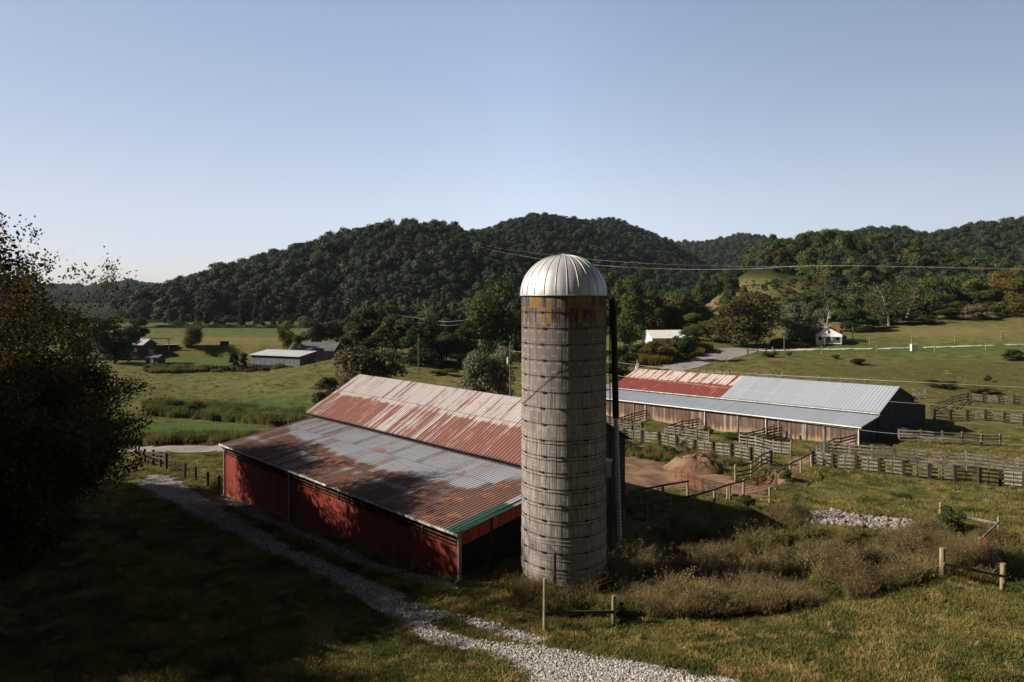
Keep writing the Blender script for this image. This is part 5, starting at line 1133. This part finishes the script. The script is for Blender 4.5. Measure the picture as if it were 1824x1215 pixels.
wood_mass(7, 3000, 'bluish far wooded ridge on the left horizon', HS, 2.0, 3.0, colr=(-60, 480), step=16)
def dis(n, x0, x1, y0, y1, step=5):
    cell = {}; out = []
    for _ in range(n):
        a, b = rs.uniform(x0, x1), rs.uniform(y0, y1); g = G(a, b); c = (int(g.x//step), int(g.y//step))
        if c not in cell and g.y < 600: cell[c] = 1; out.append((g.x, g.y, g.z-.4))
    return np.array(out)
# infill of the valley edge: mixed trees between the silo and the far hills
def band(n, c0, c1, Y0, Y1, step):
    Y = rs.uniform(Y0, Y1, n); a = rs.uniform(c0, c1, n); X = (a-CX)/F*Y; z = terrain(X, Y); cell = {}; out = []
    for x, y, zz in zip(X, Y, z):
        c = (int(x//step), int(y//step))
        if c not in cell: cell[c] = 1; out.append((x, y, zz-.5))
    return np.array(out)
p = band(500, 640, 1010, 235, 400, 7); scatter('woodland', p, rs.uniform(.9, 1.35, len(p)), HO[1:5]+HS[:2], 'mixed green wood on the low ground left of the silo', 'woodland', 71)
p = band(640, 1040, 1222, 245, 520, 7.5); scatter('woodland', p, rs.uniform(.9, 1.5, len(p)), HO[:5]+HS[:1], 'mixed green and olive wood on the low ground right of the silo', 'woodland', 72)
p = band(600, 1400, 1950, 262, 330, 6.5); scatter('woodland', p, rs.uniform(.8, 1.2, len(p)), HO, 'autumn tinted wood edge above the right pasture', 'woodland', 73)
SCR = [source('scrub', crown_mesh('scrub', 500+i, 700, .5, M[m3], W=6, H=3.2, z0=-.4, lobes=12)) for i, m3 in enumerate(['lf_olive', 'lf_green', 'lf_brown'])]
p = dis(420, 1230, 1440, 500, 590, 4); scatter('hillside_scrub', p, rs.uniform(.25, .8, len(p)), SCR, 'low scrub dotted over the grassy hillside', 'scrub', 74)

# ============================================================ grass and weeds
def blades(seed, n, rad, h0, h1, w_, bend, mat, seed_head=0.0):
    r = np.random.default_rng(seed); a = r.uniform(0, 6.283, n); d = rad*np.sqrt(r.random(n)); x, y = d*np.cos(a), d*np.sin(a); h = r.uniform(h0, h1, n)
    b = r.uniform(0, 6.283, n); bx, by = np.cos(b), np.sin(b); k = r.uniform(.1, 1, n)*bend*h; wv = w_*r.uniform(.6, 1.3, n); c = r.uniform(0, 6.283, n); wx, wy = np.cos(c)*wv/2, np.sin(c)*wv/2
    z0 = np.full(n, -.06)
    V = np.stack([np.stack([x-wx, y-wy, z0], -1), np.stack([x+wx, y+wy, z0], -1), np.stack([x+bx*k*.35+wx*.8, y+by*k*.35+wy*.8, h*.6], -1), np.stack([x+bx*k*.35-wx*.8, y+by*k*.35-wy*.8, h*.6], -1),
                  np.stack([x+bx*k+wx*.25, y+by*k+wy*.25, h*(1-.12*bend)], -1), np.stack([x+bx*k-wx*.25, y+by*k-wy*.25, h*(1-.12*bend)], -1)], 1)
    Q = np.array([[0, 1, 2, 3], [3, 2, 4, 5]]); F_ = (np.arange(n)[:, None, None]*6+Q[None]).reshape(-1, 4); V = V.reshape(-1, 3)
    if seed_head:
        m = int(n*seed_head); tip = np.stack([x+bx*k, y+by*k, h*(1-.12*bend)], -1)[:m]; rep = np.repeat(tip, 7, 0)+r.normal(size=(m*7, 3))*np.array([.05, .05, .09]); v2, f2 = quads_from(rep, r.normal(size=rep.shape), .05, r)
        F_ = np.concatenate([F_, f2+len(V)]); V = np.concatenate([V, v2])
    return npmesh('blades', V, F_, [M[mat]])
GR = [source('tuft', blades(i, 70, .42, .03, .12, .022, .9, 'grass')) for i in range(4)]+[source('tuft', blades(9, 80, .30, .08, .24, .022, .9, 'grass'))]
inbarn = lambda x, y: (lambda u, w_: (u > -.2) & (u < LB+.4) & (w_ > .1) & (w_ < 18.6))((x-O1[0])*U1[0]+(y-O1[1])*U1[1], (x-O1[0])*W1[0]+(y-O1[1])*W1[1])
def field_pts(n, y0, y1, power=1.0, avoid=True, side=.80):
    Y = y0+(y1-y0)*rs.random(n)**power; X = rs.uniform(-1, 1, n)*(side*Y+3); Z = np.array([hz(a, b) for a, b in zip(X, Y)])
    px, py = CX+F*X/Y, HY+F*(CH-Z)/Y; k = ~inbarn(X, Y) & (np.hypot(X-SX, Y-SY) > SR+.1)
    if avoid:
        j = (vnoise(X*1.6, Y*1.6, 5)-.5)*22
        for q in TRACK: k &= ~inpoly(px+j, py+j*.3, q) | np.any([inpoly(px, py, h) for h in MEDIAN], axis=0)
        for q in YARD+APRON+ROADL: k &= ~inpoly(px+j*.5, py+j*.2, q)
        k &= ~((dirt_at(px, py) > .35) & (rs.random(n) < .8))
    return np.stack([X, Y, Z], -1)[k]
def dirt_at(px, py): return .8*np.exp(-((px-1120)/60)**2-((py-1145)/10)**2)+.6*np.exp(-((px-1700)/50)**2-((py-1125)/7)**2)
p = field_pts(26000, 22.5, 46, 1.15); patch = vnoise(p[:, 0]*.5, p[:, 1]*.5, 31); scatter('grass', p, (.55+1.1*patch), GR, 'short tufted pasture grass in the foreground', 'grass', 81, .1)
p = field_pts(15000, 45, 82, 1.0); patch = vnoise(p[:, 0]*.35, p[:, 1]*.35, 32); scatter('grass', p, (.6+1.2*patch), GR, 'rough pasture grass around the barns', 'grass', 82, .1)
p = field_pts(4000, 80, 160, 1.0); patch = vnoise(p[:, 0]*.12, p[:, 1]*.12, 33); scatter('grass', p, (.7+1.2*patch), GR, 'distant pasture grass in the valley fields', 'grass', 83, .1)
WD = [[(965, 1096), (1105, 1100), (1250, 1108), (1400, 1092), (1550, 1072), (1650, 1036), (1658, 1004), (1700, 978), (1695, 955), (1680, 948), (1600, 962), (1480, 955), (1400, 950), (1290, 950), (1200, 962), (1130, 975), (1090, 1030), (1000, 1058), (965, 1080)]]
WEED = [source('weed', blades(20, 90, .30, .5, 1.2, .028, .55, 'weed_brown', .5)), source('weed', blades(21, 70, .26, .7, 1.55, .024, .85, 'weed_straw', .6)), source('weed', blades(22, 110, .36, .4, 1.0, .045, .8, 'weed_green', .1)),
        source('weed', blades(23, 60, .20, .7, 1.5, .026, .5, 'weed_brown', .9)), source('weed', blades(24, 100, .34, .3, .7, .050, .9, 'weed_green', .2)), source('weed', blades(25, 130, .34, .25, .6, .030, .9, 'grass', .0)),
        source('weed', blades(26, 80, .22, .8, 1.7, .022, 1.0, 'weed_straw', .2)), source('weed', blades(27, 70, .4, .3, .9, .07, .9, 'weed_gold', .3))]
p = sample_px(3600, WD); k = np.hypot(p[:, 0]-SX, p[:, 1]-SY) > SR+.2; p = p[k]
# the hidden ditch behind the bank is overgrown too
q = np.stack([rs.uniform(5, 30, 1500), rs.uniform(33, 42.5, 1500)], -1); q = q[(q[:, 1] < 34+.3*q[:, 0]+3)]; q = np.array([(a, b, hz(a, b)) for a, b in q if math.hypot(a-SX, b-SY) > SR+.3]); p = np.concatenate([p, q])
sp = vnoise(p[:, 0]*.55, p[:, 1]*.75, 51)*.75+rs.random(len(p))*.25; dn = vnoise(p[:, 0]*.9, p[:, 1]*.9, 61); k = dn > .22; p, sp, dn = p[k], sp[k], dn[k]
hgt = .30+.92*vnoise(p[:, 0]*.8, p[:, 1]*.8, 41)**1.2
for a, b, srcs, lb, sd_ in ((0, .35, [WEED[0], WEED[3], WEED[0], WEED[4]], 'brown seeding weeds on the bank beside the silo', 91), (.35, .47, [WEED[1], WEED[6], WEED[5], WEED[3]], 'straw coloured plumes of tall grass on the ditch bank', 92), (.47, 2, [WEED[2], WEED[4], WEED[5], WEED[7], WEED[2], WEED[4], WEED[1]], 'green tall weeds on the ditch bank', 93)):
    k = (sp >= a) & (sp < b); scatter('tall_weeds', p[k], hgt[k], srcs, lb, 'weeds', sd_, .16)
EDGE = [[(1130, 962), (1200, 940), (1300, 925), (1420, 905), (1440, 920), (1420, 950), (1250, 962)], [(1110, 786), (1250, 812), (1330, 830), (1270, 834), (1200, 826), (1110, 812)], [(930, 1020), (975, 1040), (968, 1085), (915, 1065)]]
p = sample_px(800, EDGE); scatter('tall_weeds', p, rs.uniform(.35, .8, len(p)), [WEED[2], WEED[4], WEED[1], WEED[0]], 'rough weeds around the edge of the dirt yard', 'weeds', 94, .12)
GOLD = [source('goldenrod', blades(30, 200, 1.2, .8, 1.9, .10, .4, 'weed_gold', .5)), source('goldenrod', blades(31, 200, 1.2, .6, 1.5, .10, .4, 'weed_green', .2))]
GP = [[(1130, 640), (1170, 632), (1240, 626), (1265, 622), (1240, 636), (1190, 648), (1130, 655)], [(1385, 612), (1400, 612), (1400, 618), (1380, 618)]]
p = sample_px(260, GP); scatter('goldenrod', p, rs.uniform(.9, 1.4, len(p)), [GOLD[0], GOLD[0], GOLD[1]], 'yellow goldenrod bank beside the curving road', 'wildflowers', 95)
STR = [[(262, 722), (330, 718), (420, 730), (520, 742), (600, 752), (600, 760), (500, 757), (400, 750), (270, 740)], [(200, 784), (455, 782), (455, 790), (200, 792)], [(262, 656), (470, 654), (560, 648), (470, 662), (262, 665)]]
p = sample_px(900, STR); scatter('field_weeds', p, rs.uniform(.5, 1.0, len(p)), [GOLD[1], source('goldenrod', blades(33, 200, 1.2, .5, 1.2, .10, .5, 'weed_brown', .3))], 'rough weeds in the strips between the left fields', 'weeds', 96)
# loose stones on the track
p = sample_px(9000, [[(640, 1070), (720, 1060), (770, 1086), (870, 1108), (975, 1140), (955, 1150), (1100, 1176), (1210, 1196), (1340, 1220), (930, 1220), (880, 1172), (760, 1146), (690, 1102)]], MEDIAN, .06)
scatter('loose_stones', p, rs.uniform(.05, .14, len(p)), PEB, 'loose pale stones of the sunlit track', 'gravel', 97, .8)
p = sample_px(5200, [[(300, 850), (400, 905), (475, 950), (600, 1010), (720, 1060), (690, 1100), (590, 1040), (450, 972), (345, 922)]]+APRON, (), .06)
scatter('loose_stones', p, rs.uniform(.05, .13, len(p)), PEB, 'loose stones of the shaded track', 'gravel', 98, .8)

# ============================================================ air
mb = MB(); mb.hexa([(-2600, -2600, -30), (2610, -2600, -30), (2610, 2650, -30), (-2600, 2650, -30), (-2600, -2600, 330), (2610, -2600, 330), (2610, 2650, 330), (-2600, 2650, 330)])
hm = bpy.data.materials.new('air'); hm.use_nodes = True; hn = hm.node_tree; hn.nodes.remove(hn.nodes['Principled BSDF'])
pv = hn.nodes.new('ShaderNodeVolumePrincipled'); pv.inputs['Color'].default_value = (.72, .84, 1, 1); pv.inputs['Density'].default_value = .00004; pv.inputs['Anisotropy'].default_value = .2
hn.links.new(pv.outputs[0], hn.nodes['Material Output'].inputs['Volume'])
hz_ = mb.build('haze', hm); tag(hz_, 'thin bluish autumn haze over the valley', 'haze', kind='stuff')
